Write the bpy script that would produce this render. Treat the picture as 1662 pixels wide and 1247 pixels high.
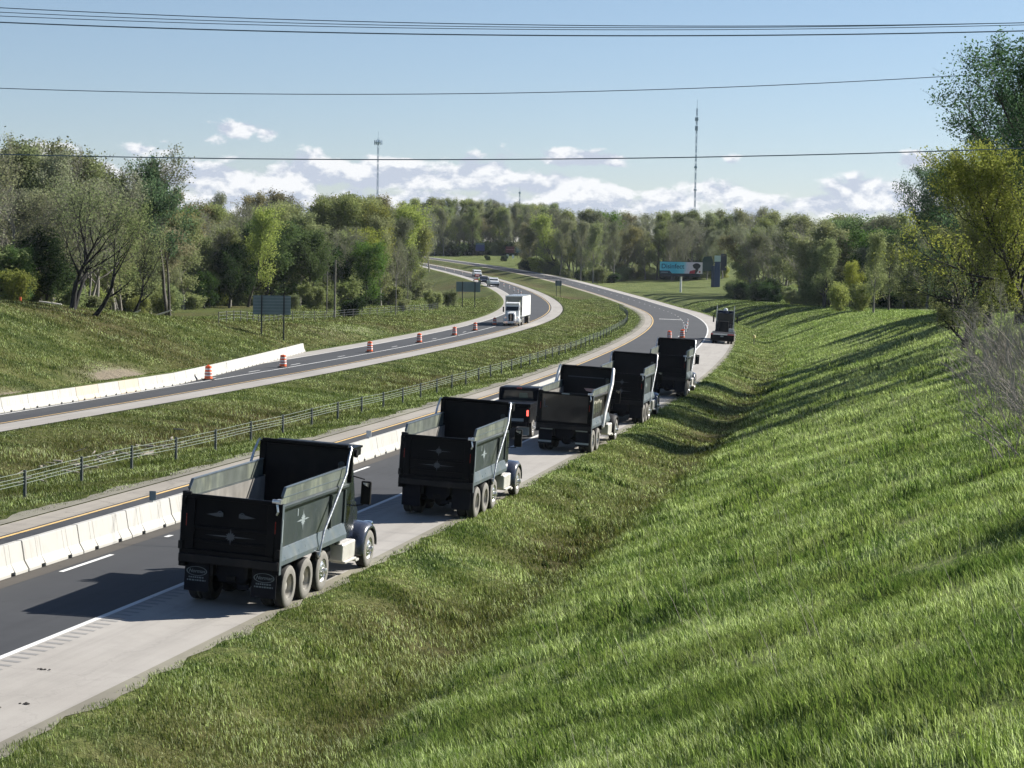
import bpy, math, random
import numpy as np
from mathutils import Vector, Matrix, noise as mnoise
R = math.radians
for o in list(bpy.data.objects): bpy.data.objects.remove(o)
scene = bpy.context.scene
COL = scene.collection
# ------------------------------------------------------------------ camera, sky, sun, exposure
FPX, CAMZ = 3300.0, 8.1
pitch = math.atan((1247 / 2 - 425) / FPX)
roll = 0.018
fw = Vector((0, math.cos(pitch), -math.sin(pitch)))
u0 = Vector((0, math.sin(pitch), math.cos(pitch)))
rt = Vector((1, 0, 0)) * math.cos(roll) + u0 * math.sin(roll)
up = u0 * math.cos(roll) - Vector((1, 0, 0)) * math.sin(roll)
cam_d = bpy.data.cameras.new('camera')
cam = bpy.data.objects.new('camera', cam_d)
COL.objects.link(cam)
M = Matrix((rt, up, -fw)).transposed().to_4x4()
M.translation = Vector((0, 0, CAMZ))
cam.matrix_world = M
cam_d.sensor_width = 36
cam_d.lens = FPX / 1662 * 36
cam_d.clip_end = 20000
scene.camera = cam
scene.view_settings.view_transform = 'Standard'
scene.view_settings.look = 'None'
scene.view_settings.exposure = 1.0
scene.view_settings.gamma = 1
HAZE_D = 0.00004
SUN_EL, SUN_AZ = R(35.3), R(60)          # azimuth clockwise from +Y
sd = bpy.data.lights.new('sun', 'SUN')
sun = bpy.data.objects.new('sun', sd)
COL.objects.link(sun)
sd.energy = 5.0
sd.angle = R(0.5)
sd.color = (1.0, 0.955, 0.88)
sv = Vector((math.sin(SUN_AZ) * math.cos(SUN_EL), math.cos(SUN_AZ) * math.cos(SUN_EL), math.sin(SUN_EL)))
sun.rotation_euler = sv.to_track_quat('Z', 'Y').to_euler()
sun.location = (60, 0, 80)

world = bpy.data.worlds.new('World')
scene.world = world
world.use_nodes = True
wn, wl = world.node_tree.nodes, world.node_tree.links
wn.clear()
def wm(op, *a, clamp=False):
    n = wn.new('ShaderNodeMath'); n.operation = op; n.use_clamp = clamp
    for i, v in enumerate(a):
        if isinstance(v, (int, float)): n.inputs[i].default_value = v
        else: wl.new(v, n.inputs[i])
    return n.outputs[0]
wo = wn.new('ShaderNodeOutputWorld')
bg = wn.new('ShaderNodeBackground')
sky = wn.new('ShaderNodeTexSky')
sky.sky_type = 'NISHITA'; sky.sun_disc = False
sky.sun_elevation = SUN_EL; sky.sun_rotation = SUN_AZ
sky.altitude = 200; sky.air_density = 1.0; sky.dust_density = 0.0; sky.ozone_density = 3.0
bg.inputs['Strength'].default_value = 0.05
tc = wn.new('ShaderNodeTexCoord')
sp = wn.new('ShaderNodeSeparateXYZ')
wl.new(tc.outputs['Generated'], sp.inputs[0])
yy = wm('MAXIMUM', sp.outputs[1], 0.001)
ca = wm('DIVIDE', sp.outputs[0], yy)          # tangent of azimuth
ce = wm('DIVIDE', sp.outputs[2], yy)          # tangent of elevation
def cnoise(sx, sy, oz, detail, dist=0.0, off=0.0):
    c = wn.new('ShaderNodeCombineXYZ')
    wl.new(wm('MULTIPLY', ca, sx), c.inputs[0]); wl.new(wm('MULTIPLY', wm('ADD', ce, off), sy), c.inputs[1]); c.inputs[2].default_value = oz
    n = wn.new('ShaderNodeTexNoise'); n.inputs['Scale'].default_value = 1.0; n.inputs['Detail'].default_value = detail
    n.inputs['Roughness'].default_value = 0.58; n.inputs['Distortion'].default_value = dist
    wl.new(c.outputs[0], n.inputs['Vector'])
    return n.outputs['Fac']
CL = [(330, 292, 150, 30, 1.1), (480, 283, 130, 34, 1.1), (640, 287, 100, 34, 1.15), (760, 290, 110, 40, 1.1), (885, 302, 95, 32, 1.2), (960, 318, 90, 24, 1.0),
      (1150, 312, 62, 30, 1.15), (1075, 326, 70, 20, .95), (1215, 332, 90, 16, .95), (1400, 318, 80, 34, 1.2), (1330, 335, 70, 24, 1.1), (1462, 330, 60, 26, 1.1), (1560, 320, 90, 30, 1.1), (1476, 264, 34, 17, .85),
      (385, 212, 52, 15, .92), (425, 218, 26, 12, .7), (335, 228, 36, 12, .62), (940, 262, 92, 15, 1.0), (900, 252, 40, 12, .8), (235, 244, 62, 14, .75), (262, 232, 40, 9, .6),
      (78, 246, 56, 26, 1.15), (-40, 250, 70, 25, 1.0), (120, 285, 130, 30, 1.0), (515, 248, 24, 9, .55), (750, 262, 70, 12, .6), (1175, 262, 18, 12, .5), (700, 330, 700, 26, .95), (1750, 330, 200, 26, .9), (-300, 300, 200, 40, 1.0)]
dens = None
for cx, cy, rx, ry, am in CL:
    a0 = (cx - 831) / FPX; e0 = (425 + 0.018 * (cx - 831) - cy) / FPX
    dx = wm('DIVIDE', wm('SUBTRACT', ca, a0), rx / FPX); dy = wm('DIVIDE', wm('SUBTRACT', ce, e0), ry / FPX)
    f = wm('MULTIPLY', wm('SUBTRACT', 1.15, wm('SQRT', wm('ADD', wm('MULTIPLY', dx, dx), wm('MULTIPLY', dy, dy)))), am)
    dens = f if dens is None else wm('MAXIMUM', dens, f)
n1 = cnoise(46, 80, 3.1, 10, 0.1)
n2 = cnoise(46, 80, 3.1, 5, 0.1, off=0.0045)
dn = wm('ADD', wm('MAXIMUM', dens, -1.0), wm('MULTIPLY', wm('SUBTRACT', n1, 0.5), 3.4))
mask = wn.new('ShaderNodeMapRange'); mask.interpolation_type = 'SMOOTHSTEP'
mask.inputs['From Min'].default_value = 0.10; mask.inputs['From Max'].default_value = 0.60; mask.inputs['To Max'].default_value = 0.95
wl.new(dn, mask.inputs['Value'])
# light and grey parts of the cloud: where there is more cloud above, it is greyer
sh = wm('ADD', wm('MULTIPLY', wm('SUBTRACT', n1, n2), 8.0), wm('ADD', 0.40, wm('MULTIPLY', wm('SUBTRACT', cnoise(70, 120, 9.0, 7), 0.5), 2.4)), clamp=True)
cr = wn.new('ShaderNodeMixRGB'); cr.inputs[1].default_value = (5.6, 6.2, 7.4, 1); cr.inputs[2].default_value = (9.8, 9.9, 10.1, 1)
wl.new(sh, cr.inputs[0])
mx = wn.new('ShaderNodeMixRGB')
skm = wn.new('ShaderNodeMixRGB'); skm.blend_type = 'MULTIPLY'; skm.inputs[0].default_value = 1; tn = wn.new('ShaderNodeMixRGB'); tn.inputs[1].default_value = (.90, .90, 1.08, 1); tn.inputs[2].default_value = (1.06, 1.02, 1.05, 1)
tr0 = wn.new('ShaderNodeMapRange'); tr0.inputs['From Min'].default_value = 0.0; tr0.inputs['From Max'].default_value = .14
wl.new(ce, tr0.inputs['Value']); wl.new(tr0.outputs[0], tn.inputs[0]); wl.new(tn.outputs[0], skm.inputs[2])
wl.new(sky.outputs[0], skm.inputs[1])
wl.new(mask.outputs[0], mx.inputs[0]); wl.new(skm.outputs[0], mx.inputs[1]); wl.new(cr.outputs[0], mx.inputs[2])
wl.new(mx.outputs[0], bg.inputs['Color']); wl.new(bg.outputs[0], wo.inputs[0])
# ------------------------------------------------------------------ helpers
def tag(o, label=None, cat=None, group=None, kind=None):
    if label: o['label'] = label
    if cat: o['category'] = cat
    if group: o['group'] = group
    if kind: o['kind'] = kind
    return o
def empty(name, loc=(0, 0, 0), rz=0.0, rx=0.0, ry=0.0, scale=1.0):
    o = bpy.data.objects.new(name, None); COL.objects.link(o)
    o.location = loc; o.rotation_euler = (rx, ry, rz); o.scale = (scale,) * 3
    o.empty_display_size = 0.2
    return o
def kids(o): return [c for c in bpy.data.objects if c.parent == o]
def copy_tree(o, parent=None, children=None):
    c = o.copy(); COL.objects.link(c); c.parent = parent
    for ch in (children or kids)(o): copy_tree(ch, c, children)
    return c
class MB:
    def __init__(s): s.v = []; s.f = []
    def add(s, vs, fs):
        b = len(s.v); s.v += [tuple(v) for v in vs]; s.f += [tuple(i + b for i in f) for f in fs]
        return s
    def box(s, x0, x1, y0, y1, z0, z1, rot=None, piv=None):
        vs = [Vector((x, y, z)) for z in (z0, z1) for y in (y0, y1) for x in (x0, x1)]
        if rot is not None:
            p = Vector(piv) if piv else Vector(((x0 + x1) / 2, (y0 + y1) / 2, (z0 + z1) / 2))
            vs = [rot @ (v - p) + p for v in vs]
        return s.add(vs, [(0, 2, 3, 1), (4, 5, 7, 6), (0, 1, 5, 4), (2, 6, 7, 3), (0, 4, 6, 2), (1, 3, 7, 5)])
    def prism(s, pts, a, b, ax='y'):
        "outline pts swept along axis ax from a to b (ax y: pts are x,z; x: y,z; z: x,y)"
        n = len(pts)
        def m(p, t):
            return {'y': (p[0], t, p[1]), 'x': (t, p[0], p[1]), 'z': (p[0], p[1], t)}[ax]
        vs = [m(p, a) for p in pts] + [m(p, b) for p in pts]
        fs = [tuple(range(n)), tuple(range(2 * n - 1, n - 1, -1))] + [(i, i + n, (i + 1) % n + n, (i + 1) % n) for i in range(n)]
        return s.add(vs, fs)
    def tube(s, pts, r, n=8, cap=True):
        pts = [Vector(p) for p in pts]
        rr = r if isinstance(r, (list, tuple)) else [r] * len(pts)
        rings = []
        for i, p in enumerate(pts):
            d = (pts[min(i + 1, len(pts) - 1)] - pts[max(i - 1, 0)]).normalized()
            a = d.orthogonal().normalized() if i == 0 else (rings[-1][1] - d * rings[-1][1].dot(d)).normalized()
            b = d.cross(a)
            rings.append(([p + (a * math.cos(t) + b * math.sin(t)) * rr[i] for t in [2 * math.pi * k / n for k in range(n)]], a))
        vs = [q for ring, _ in rings for q in ring]
        fs = [(i * n + k, i * n + (k + 1) % n, (i + 1) * n + (k + 1) % n, (i + 1) * n + k) for i in range(len(pts) - 1) for k in range(n)]
        if cap: fs += [tuple(range(n - 1, -1, -1)), tuple(range((len(pts) - 1) * n, len(pts) * n))]
        return s.add(vs, fs)
    def lathe(s, prof, n=24, ax='x', c=(0, 0, 0)):
        "profile of (axial, radius) turned round axis ax through c"
        vs = []
        for a, r in prof:
            for k in range(n):
                t = 2 * math.pi * k / n; p, q = r * math.cos(t), r * math.sin(t)
                vs.append({'x': (c[0] + a, c[1] + p, c[2] + q), 'y': (c[0] + p, c[1] + a, c[2] + q), 'z': (c[0] + p, c[1] + q, c[2] + a)}[ax])
        fs = [(i * n + k, i * n + (k + 1) % n, (i + 1) * n + (k + 1) % n, (i + 1) * n + k) for i in range(len(prof) - 1) for k in range(n)]
        return s.add(vs, fs)
    def build(s, name, mat, parent=None, bevel=0.0, smooth=False, seg=2):
        me = bpy.data.meshes.new(name); me.from_pydata(s.v, [], s.f)
        import bmesh
        bm = bmesh.new(); bm.from_mesh(me); bmesh.ops.recalc_face_normals(bm, faces=bm.faces); bm.to_mesh(me); bm.free()
        me.materials.append(mat)
        o = bpy.data.objects.new(name, me); COL.objects.link(o); o.parent = parent
        if smooth:
            me.polygons.foreach_set('use_smooth', [True] * len(me.polygons))
            try: me.set_sharp_from_angle(angle=R(38))
            except Exception: pass
        if bevel:
            m = o.modifiers.new('bevel', 'BEVEL'); m.width = bevel; m.segments = seg; m.limit_method = 'ANGLE'; m.angle_limit = R(35)
        return o
def np_mesh(name, V, F, mat, attrs=None, parent=None, smooth=False, mats=None, mi=None):
    "V (n,3), F (m,3|4)"
    me = bpy.data.meshes.new(name); k = F.shape[1]
    me.vertices.add(len(V)); me.vertices.foreach_set('co', np.ascontiguousarray(V, dtype=np.float32).ravel())
    me.loops.add(F.size); me.loops.foreach_set('vertex_index', np.ascontiguousarray(F, dtype=np.int32).ravel())
    me.polygons.add(len(F)); me.polygons.foreach_set('loop_start', np.arange(0, F.size, k, dtype=np.int32))
    me.polygons.foreach_set('loop_total', np.full(len(F), k, dtype=np.int32))
    for m in (mats or [mat]): me.materials.append(m)
    if mi is not None: me.polygons.foreach_set('material_index', mi.astype(np.int32))
    if smooth: me.polygons.foreach_set('use_smooth', np.ones(len(F), dtype=bool))
    for nm, arr in (attrs or {}).items():
        a = me.attributes.new(nm, 'FLOAT', 'POINT'); a.data.foreach_set('value', np.ascontiguousarray(arr, dtype=np.float32))
    me.update(calc_edges=True)
    me.validate()
    o = bpy.data.objects.new(name, me); COL.objects.link(o); o.parent = parent
    return o
FONT_CACHE = {}
def text_mesh(body, name, mat, size, parent, M, extrude=0.004, shear=0.0):
    cu = bpy.data.curves.new('lettering', 'FONT'); cu.body = body; cu.size = size; cu.align_x = 'CENTER'; cu.align_y = 'CENTER'; cu.extrude = extrude; cu.shear = shear
    cu.offset = size * 0.012
    o = bpy.data.objects.new('lettering_curve', cu); COL.objects.link(o)
    dg = bpy.context.evaluated_depsgraph_get(); dg.update()
    me = bpy.data.meshes.new_from_object(o.evaluated_get(dg)); bpy.data.objects.remove(o); bpy.data.curves.remove(cu)
    me.name = name; me.materials.clear(); me.materials.append(mat)
    t = bpy.data.objects.new(name, me); COL.objects.link(t); t.parent = parent; t.matrix_local = M
    return t
# ------------------------------------------------------------------ materials
class NT:
    def __init__(s, name):
        s.m = bpy.data.materials.new(name); s.m.use_nodes = True
        s.n = s.m.node_tree.nodes; s.l = s.m.node_tree.links; s.n.clear()
        s.out = s.n.new('ShaderNodeOutputMaterial')
        s.tc = s.n.new('ShaderNodeTexCoord'); s.geo = s.n.new('ShaderNodeNewGeometry')
    def set(s, sock, v):
        if isinstance(v, (int, float)): sock.default_value = v
        elif isinstance(v, tuple): sock.default_value = v if len(v) == 4 else (v + (1,) if sock.type == 'RGBA' else v)
        else: s.l.new(v, sock)
    def math(s, op, *a, clamp=False):
        n = s.n.new('ShaderNodeMath'); n.operation = op; n.use_clamp = clamp
        for i, v in enumerate(a): s.set(n.inputs[i], v)
        return n.outputs[0]
    def mix(s, f, a, b, mode='MIX'):
        n = s.n.new('ShaderNodeMixRGB'); n.blend_type = mode
        s.set(n.inputs[0], f); s.set(n.inputs[1], a); s.set(n.inputs[2], b); return n.outputs[0]
    def noise(s, scale, detail=4, rough=.55, vec=None, dist=0, stretch=None, out='Fac'):
        n = s.n.new('ShaderNodeTexNoise'); n.inputs['Scale'].default_value = scale; n.inputs['Detail'].default_value = detail
        n.inputs['Roughness'].default_value = rough; n.inputs['Distortion'].default_value = dist
        v = vec or s.tc.outputs['Object']
        if stretch:
            mp = s.n.new('ShaderNodeMapping'); mp.inputs['Scale'].default_value = stretch; s.l.new(v, mp.inputs[0]); v = mp.outputs[0]
        s.l.new(v, n.inputs['Vector']); return n.outputs[out]
    def ramp(s, f, stops):
        n = s.n.new('ShaderNodeValToRGB'); e = n.color_ramp.elements
        while len(e) > 1: e.remove(e[-1])
        for i, (p, c) in enumerate(stops):
            q = e[0] if i == 0 else e.new(p)
            q.position = p; q.color = tuple(c) + (1,) if len(c) == 3 else c
        s.l.new(f, n.inputs[0]); return n.outputs[0]
    def rng(s, v, a, b, c=0.0, d=1.0, smooth=True):
        n = s.n.new('ShaderNodeMapRange'); n.interpolation_type = 'SMOOTHSTEP' if smooth else 'LINEAR'
        s.set(n.inputs[0], v); s.set(n.inputs[1], a); s.set(n.inputs[2], b); s.set(n.inputs[3], c); s.set(n.inputs[4], d); return n.outputs[0]
    def attr(s, name):
        n = s.n.new('ShaderNodeAttribute'); n.attribute_name = name; return n
    def bump(s, h, strength=.3, dist=.02):
        n = s.n.new('ShaderNodeBump'); n.inputs['Strength'].default_value = strength; n.inputs['Distance'].default_value = dist
        s.l.new(h, n.inputs['Height']); return n.outputs[0]
    def bsdf(s, col, rough=.6, metal=0.0, normal=None, **kw):
        b = s.n.new('ShaderNodeBsdfPrincipled')
        s.set(b.inputs['Base Color'], col); s.set(b.inputs['Roughness'], rough); s.set(b.inputs['Metallic'], metal)
        if normal is not None: s.l.new(normal, b.inputs['Normal'])
        for k, v in kw.items(): s.set(b.inputs[k.replace('_', ' ')], v)
        return b.outputs[0]
    def done(s, sh):
        s.l.new(sh, s.out.inputs[0]); return s.m
def simple(name, col, rough=.5, metal=0.0, var=.15, nscale=3.0, dirt=None, dirt_amt=.0, bump=0.0, coat=0.0, **kw):
    t = NT(name)
    f = t.noise(nscale, 5)
    c = t.mix(f, tuple(x * (1 - var) for x in col), tuple(min(1, x * (1 + var)) for x in col))
    if dirt:
        d = t.rng(t.noise(nscale * .7 + .4, 6, .65, stretch=(1, 1, .35)), .45, .75, 0, dirt_amt)
        c = t.mix(d, c, dirt)
    r = t.rng(t.noise(nscale * 2.3, 4), .3, .7, max(0.03, rough - .08), min(1, rough + .12), smooth=False)
    nm = t.bump(t.noise(nscale * 14, 4), bump, .01) if bump else None
    if coat: kw['Coat_Weight'] = coat
    return t.done(t.bsdf(c, r, metal, nm, **kw))
MAT = {}
MAT['black_paint'] = simple('black_paint', (.0035, .004, .006), .38, var=.3, nscale=1.2, dirt=(.03, .028, .025), dirt_amt=.12, Specular_IOR_Level=.1)
MAT['dump_side'] = simple('dump_side', (.030, .041, .044), .42, var=.35, nscale=.9, dirt=(.12, .13, .11), dirt_amt=.45, bump=.05)
MAT['dump_ledge'] = simple('dump_ledge', (.10, .125, .145), .34, var=.25, nscale=2, dirt=(.2, .2, .17), dirt_amt=.35)
MAT['dump_inside'] = simple('dump_inside', (.007, .007, .008), .6, var=.4, nscale=2.5, dirt=(.03, .024, .02), dirt_amt=.3, bump=.1, Specular_IOR_Level=.2)
MAT['side_inside'] = simple('side_inside', (.22, .21, .19), .6, var=.5, nscale=1.6, dirt=(.42, .38, .32), dirt_amt=.7)
MAT['floor_inside'] = simple('floor_inside', (.24, .2, .16), .7, var=.3, nscale=2)
MAT['board'] = simple('side_board', (.10, .115, .10), .5, var=.5, nscale=1.6, dirt=(.28, .30, .22), dirt_amt=.75)
MAT['silver'] = simple('silver', (.62, .63, .63), .32, .85, var=.12, nscale=6)
MAT['arm_white'] = simple('arm_white', (.72, .72, .70), .4, 0.2, var=.1, nscale=5, dirt=(.4, .37, .3), dirt_amt=.4)
MAT['alu_tank'] = simple('aluminium', (.66, .64, .60), .42, .35, var=.12, nscale=5, dirt=(.4, .36, .3), dirt_amt=.5)
MAT['navy'] = simple('navy_paint', (.006, .010, .028), .22, var=.2, nscale=2, coat=.3, dirt=(.1, .1, .1), dirt_amt=.1)
MAT['rubber'] = simple('rubber', (.026, .025, .024), .85, var=.3, nscale=8, bump=.2)
MAT['tyre_wall'] = simple('tyre_wall', (.20, .19, .17), .9, var=.3, nscale=7, bump=.15)
MAT['rim_dirty'] = simple('rim_dirty', (.46, .44, .40), .5, .35, var=.3, nscale=9, dirt=(.22, .18, .13), dirt_amt=.6)
MAT['rim_bright'] = simple('rim_bright', (.78, .78, .78), .22, .8, var=.1, nscale=9)
MAT['chassis'] = simple('chassis_black', (.006, .006, .007), .65, var=.3, nscale=4, Specular_IOR_Level=.25)
MAT['flap'] = simple('mud_flap_rubber', (.006, .007, .012), .7, var=.3, nscale=4, Specular_IOR_Level=.2)
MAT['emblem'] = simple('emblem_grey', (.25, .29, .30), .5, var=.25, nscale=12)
MAT['emblem_dark'] = simple('emblem_dark_grey', (.05, .06, .075), .5, var=.25, nscale=12)
MAT['flap_print'] = simple('flap_print', (.13, .16, .18), .6, var=.2, nscale=8)
MAT['glass'] = simple('dark_glass', (.012, .018, .022), .08, var=.1, nscale=1)
MAT['reflection_green'] = simple('green_reflection', (.05, .12, .09), .1, var=.5, nscale=6)  # colour of the reflection painted on the pickup's rear window
MAT['amber'] = simple('amber_lens', (.7, .22, .03), .3, var=.1)
MAT['red_lens'] = simple('red_lens', (.30, .018, .012), .3, var=.1)
t = NT('lit_tail_lamp'); MAT['lit_red'] = t.done(t.bsdf((.5, .03, .02), .3, Emission_Color=(1, .12, .09, 1), Emission_Strength=1.2))
MAT['white_paint'] = simple('white_paint', (.74, .75, .75), .35, var=.06, nscale=2, dirt=(.5, .48, .42), dirt_amt=.25, coat=.2)
MAT['trailer_white'] = simple('trailer_white', (.78, .78, .76), .5, var=.06, nscale=.8, dirt=(.55, .52, .46), dirt_amt=.3)
MAT['trailer_front_shade'] = simple('trailer_front_shade', (.16, .165, .15), .5, var=.4, nscale=.8, dirt=(.3, .3, .26), dirt_amt=.3)  # shade on the white trailer's front wall, put into its colour
MAT['chrome'] = simple('chrome', (.8, .8, .8), .12, 1.0, var=.05)
MAT['orange'] = simple('orange_plastic', (.78, .13, .035), .45, var=.1, nscale=5, dirt=(.3, .1, .05), dirt_amt=.3)
MAT['stripe_white'] = simple('white_stripe', (.78, .76, .72), .5, var=.08, nscale=5)
MAT['stripe_dark'] = simple('dark_red_stripe', (.42, .045, .02), .5, var=.1, nscale=5)
MAT['steel'] = simple('galvanised_steel', (.30, .33, .34), .45, .5, var=.2, nscale=5)
MAT['cable'] = simple('galvanised_cable', (.23, .27, .22), .5, .3, var=.2, nscale=3)
MAT['guard_post'] = simple('weathered_grey_post', (.085, .095, .09), .6, var=.3, nscale=5)
MAT['post_dark'] = simple('sign_post_dark', (.03, .036, .04), .6, var=.3, nscale=5)
MAT['sign_back'] = simple('sign_back_aluminium', (.16, .215, .235), .5, .3, var=.2, nscale=1.5)
MAT['wood_pole'] = simple('weathered_wood', (.17, .16, .13), .8, var=.3, nscale=3, bump=.2)
MAT['wire'] = simple('power_wire', (.05, .09, .13), .5, var=.1)
MAT['tower'] = simple('hazy_tower_steel', (.30, .40, .50), .6, .0, var=.15, nscale=.5)  # distance haze mixed into the steel's blue-grey
MAT['bark_dark'] = simple('dark_bark', (.030, .026, .023), .9, var=.4, nscale=3, bump=.3)
MAT['bark_black'] = simple('blackish_bark', (.010, .009, .008), .9, var=.4, nscale=3, bump=.3)
MAT['bark_grey'] = simple('grey_bark', (.21, .195, .165), .9, var=.4, nscale=2, bump=.2)
MAT['bark_mid'] = simple('brown_grey_bark', (.09, .08, .066), .9, var=.4, nscale=2, bump=.2)
MAT['cane'] = simple('bleached_cane', (.30, .265, .225), .85, var=.35, nscale=2)
MAT['log'] = simple('bleached_log', (.62, .58, .50), .8, var=.15, nscale=3)
MAT['vest'] = simple('hi_vis_yellow', (.62, .72, .06), .6, var=.05)
MAT['skin'] = simple('skin', (.42, .26, .19), .5, var=.05)
MAT['cloth'] = simple('dark_trousers', (.03, .035, .06), .8, var=.1)
def concrete(name, col, stain):
    t = NT(name)
    oi = t.n.new('ShaderNodeObjectInfo')
    f = t.noise(1.3, 6, .6, vec=t.geo.outputs['Position']); st = t.noise(2.2, 5, .6, vec=t.geo.outputs['Position'], stretch=(2.5, 2.5, .25))
    c = t.mix(f, tuple(x * .86 for x in col), tuple(min(1, x * 1.08) for x in col))
    c = t.mix(t.rng(st, .52, .78, 0, .5), c, stain)
    c = t.mix(t.math('MULTIPLY', oi.outputs['Random'], .22), c, tuple(x * .72 for x in col))
    return t.done(t.bsdf(c, .85, 0, t.bump(t.noise(40, 4), .2, .005)))
MAT['barrier'] = concrete('barrier_concrete', (.45, .44, .405), (.27, .24, .20))
MAT['barrier_beige'] = concrete('barrier_beige_concrete', (.50, .44, .35), (.30, .24, .17))
def paved(name, a, b, speck, crack=.5, rough=.85):
    t = NT(name)
    P = t.geo.outputs['Position']
    big = t.noise(.12, 5, .6, vec=P); med = t.noise(1.1, 5, .6, vec=P); fine = t.noise(28, 4, .7, vec=P)
    c = t.mix(t.rng(big, .35, .65), a, b)
    c = t.mix(t.math('MULTIPLY', t.rng(med, .4, .75), .35), c, tuple(x * .78 for x in a))
    c = t.mix(t.rng(fine, .5, .8, 0, .5), c, speck)
    lat = t.attr('lat').outputs['Fac']; sta = t.attr('sta').outputs['Fac']
    cv = t.n.new('ShaderNodeCombineXYZ'); t.l.new(t.math('MULTIPLY', lat, 1.6), cv.inputs[0]); t.l.new(t.math('MULTIPLY', sta, .05), cv.inputs[1])
    c = t.mix(t.rng(t.noise(1.0, 5, .65, vec=cv.outputs[0]), .42, .70, 0, .34), c, tuple(x * .55 for x in a))
    cv2 = t.n.new('ShaderNodeCombineXYZ'); t.l.new(lat, cv2.inputs[0]); t.l.new(sta, cv2.inputs[1])
    vo = t.n.new('ShaderNodeTexVoronoi'); vo.feature = 'DISTANCE_TO_EDGE'; vo.inputs['Scale'].default_value = .16
    wv = t.n.new('ShaderNodeVectorMath'); wv.operation = 'ADD'; t.l.new(cv2.outputs[0], wv.inputs[0])
    sc_ = t.n.new('ShaderNodeVectorMath'); sc_.operation = 'SCALE'; sc_.inputs['Scale'].default_value = 1.6; t.l.new(t.noise(.7, 5, .7, vec=cv2.outputs[0], out='Color'), sc_.inputs[0]); t.l.new(sc_.outputs[0], wv.inputs[1])
    t.l.new(wv.outputs[0], vo.inputs['Vector'])
    c = t.mix(t.rng(vo.outputs['Distance'], .002, .007, crack, 0), c, tuple(x * .45 for x in a))
    c = t.mix(t.rng(t.noise(.8, 3, .5, vec=cv2.outputs[0]), .68, .76, 0, .45), c, tuple(x * .6 for x in a))
    return t.done(t.bsdf(c, rough, 0, t.bump(fine, .25, .006)))
MAT['asphalt'] = paved('asphalt', (.025, .027, .031), (.033, .035, .039), (.06, .062, .065))
MAT['asphalt_brown'] = paved('patched_asphalt', (.055, .048, .040), (.072, .062, .050), (.11, .095, .075))
MAT['shoulder'] = paved('shoulder_pavement', (.29, .270, .243), (.33, .31, .282), (.38, .36, .33), .15)
MAT['shoulder_left'] = paved('shoulder_grey', (.25, .225, .19), (.30, .272, .23), (.36, .33, .285))
MAT['gravel'] = paved('verge_gravel', (.17, .155, .12), (.24, .225, .17), (.09, .10, .05))
MAT['rumble'] = paved('rumble_groove', (.19, .185, .18), (.24, .235, .225), (.29, .28, .27))
MAT['line_white'] = paved('white_marking', (.70, .70, .68), (.62, .62, .60), (.45, .45, .43), .7)
MAT['line_yellow'] = paved('yellow_marking', (.68, .45, .16), (.60, .42, .18), (.5, .36, .2))
def grass_mat(name, blade):
    t = NT(name)
    P = t.geo.outputs['Position']
    big = t.noise(.05, 4, .6, vec=P); med = t.noise(.30, 6, .68, vec=P, dist=.6); fin = t.noise(2.4, 5, .65, vec=P)
    oliv = t.attr('olive').outputs['Fac']; dirt = t.attr('dirt').outputs['Fac']; dry = t.attr('dry').outputs['Fac']; pale = t.attr('pale').outputs['Fac']
    g = t.ramp(t.math('ADD', t.math('MULTIPLY', med, .55), t.math('MULTIPLY', fin, .45)), [(.36, (.038, .075, .024)), (.45, (.125, .180, .052)), (.53, (.225, .265, .090)), (.64, (.35, .37, .17))])
    g = t.mix(t.rng(big, .35, .65, 0, .4), g, (.18, .225, .062))
    g = t.mix(t.math('MULTIPLY', oliv, .9), g, t.mix(1.0, g, (.38, .36, .27), 'MULTIPLY'))
    br = t.ramp(t.noise(1.1, 5, .6, vec=P), [(.3, (.068, .052, .026)), (.55, (.108, .086, .036)), (.75, (.165, .130, .070))])
    c = t.mix(t.math('MULTIPLY', dry, t.rng(med, .25, .55, .5, 1.0)), g, br)
    c = t.mix(t.math('MULTIPLY', pale, t.rng(fin, .3, .6, .3, 1.0)), c, (.36, .37, .22))
    if not blade:
        c = t.mix(t.rng(t.math('ADD', dirt, t.math('MULTIPLY', t.math('SUBTRACT', fin, .5), 1.2)), .35, .6), c, t.mix(med, (.20, .165, .115), (.36, .31, .235)))
    if blade:
        ti = t.attr('tint').outputs['Fac']
        c = t.mix(t.rng(ti, .0, .5, .85, 0, False), c, (.010, .032, .010))
        c = t.mix(t.rng(ti, .74, 1.0, 0, .9, False), c, (.62, .66, .40))
        d = t.n.new('ShaderNodeBsdfDiffuse'); t.set(d.inputs[0], c)
        tr = t.n.new('ShaderNodeBsdfTranslucent'); t.set(tr.inputs[0], t.mix(1.0, c, (1.15, 1.35, .8), 'MULTIPLY'))
        m = t.n.new('ShaderNodeMixShader'); m.inputs[0].default_value = .42
        t.l.new(d.outputs[0], m.inputs[1]); t.l.new(tr.outputs[0], m.inputs[2])
        return t.done(m.outputs[0])
    h = t.math('ADD', t.noise(7, 5, .7, vec=P), t.math('MULTIPLY', t.noise(1.6, 4, .6, vec=P), 1.5))
    c = t.mix(t.rng(t.noise(9, 4, .7, vec=P), .35, .7, .0, .5), c, t.mix(.6, c, (.012, .022, .006)))
    return t.done(t.bsdf(c, .95, 0, t.bump(h, .9, .22), Specular_IOR_Level=.1))
MAT['turf'] = grass_mat('turf', False)
MAT['blade'] = grass_mat('grass_blade', True)
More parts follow.
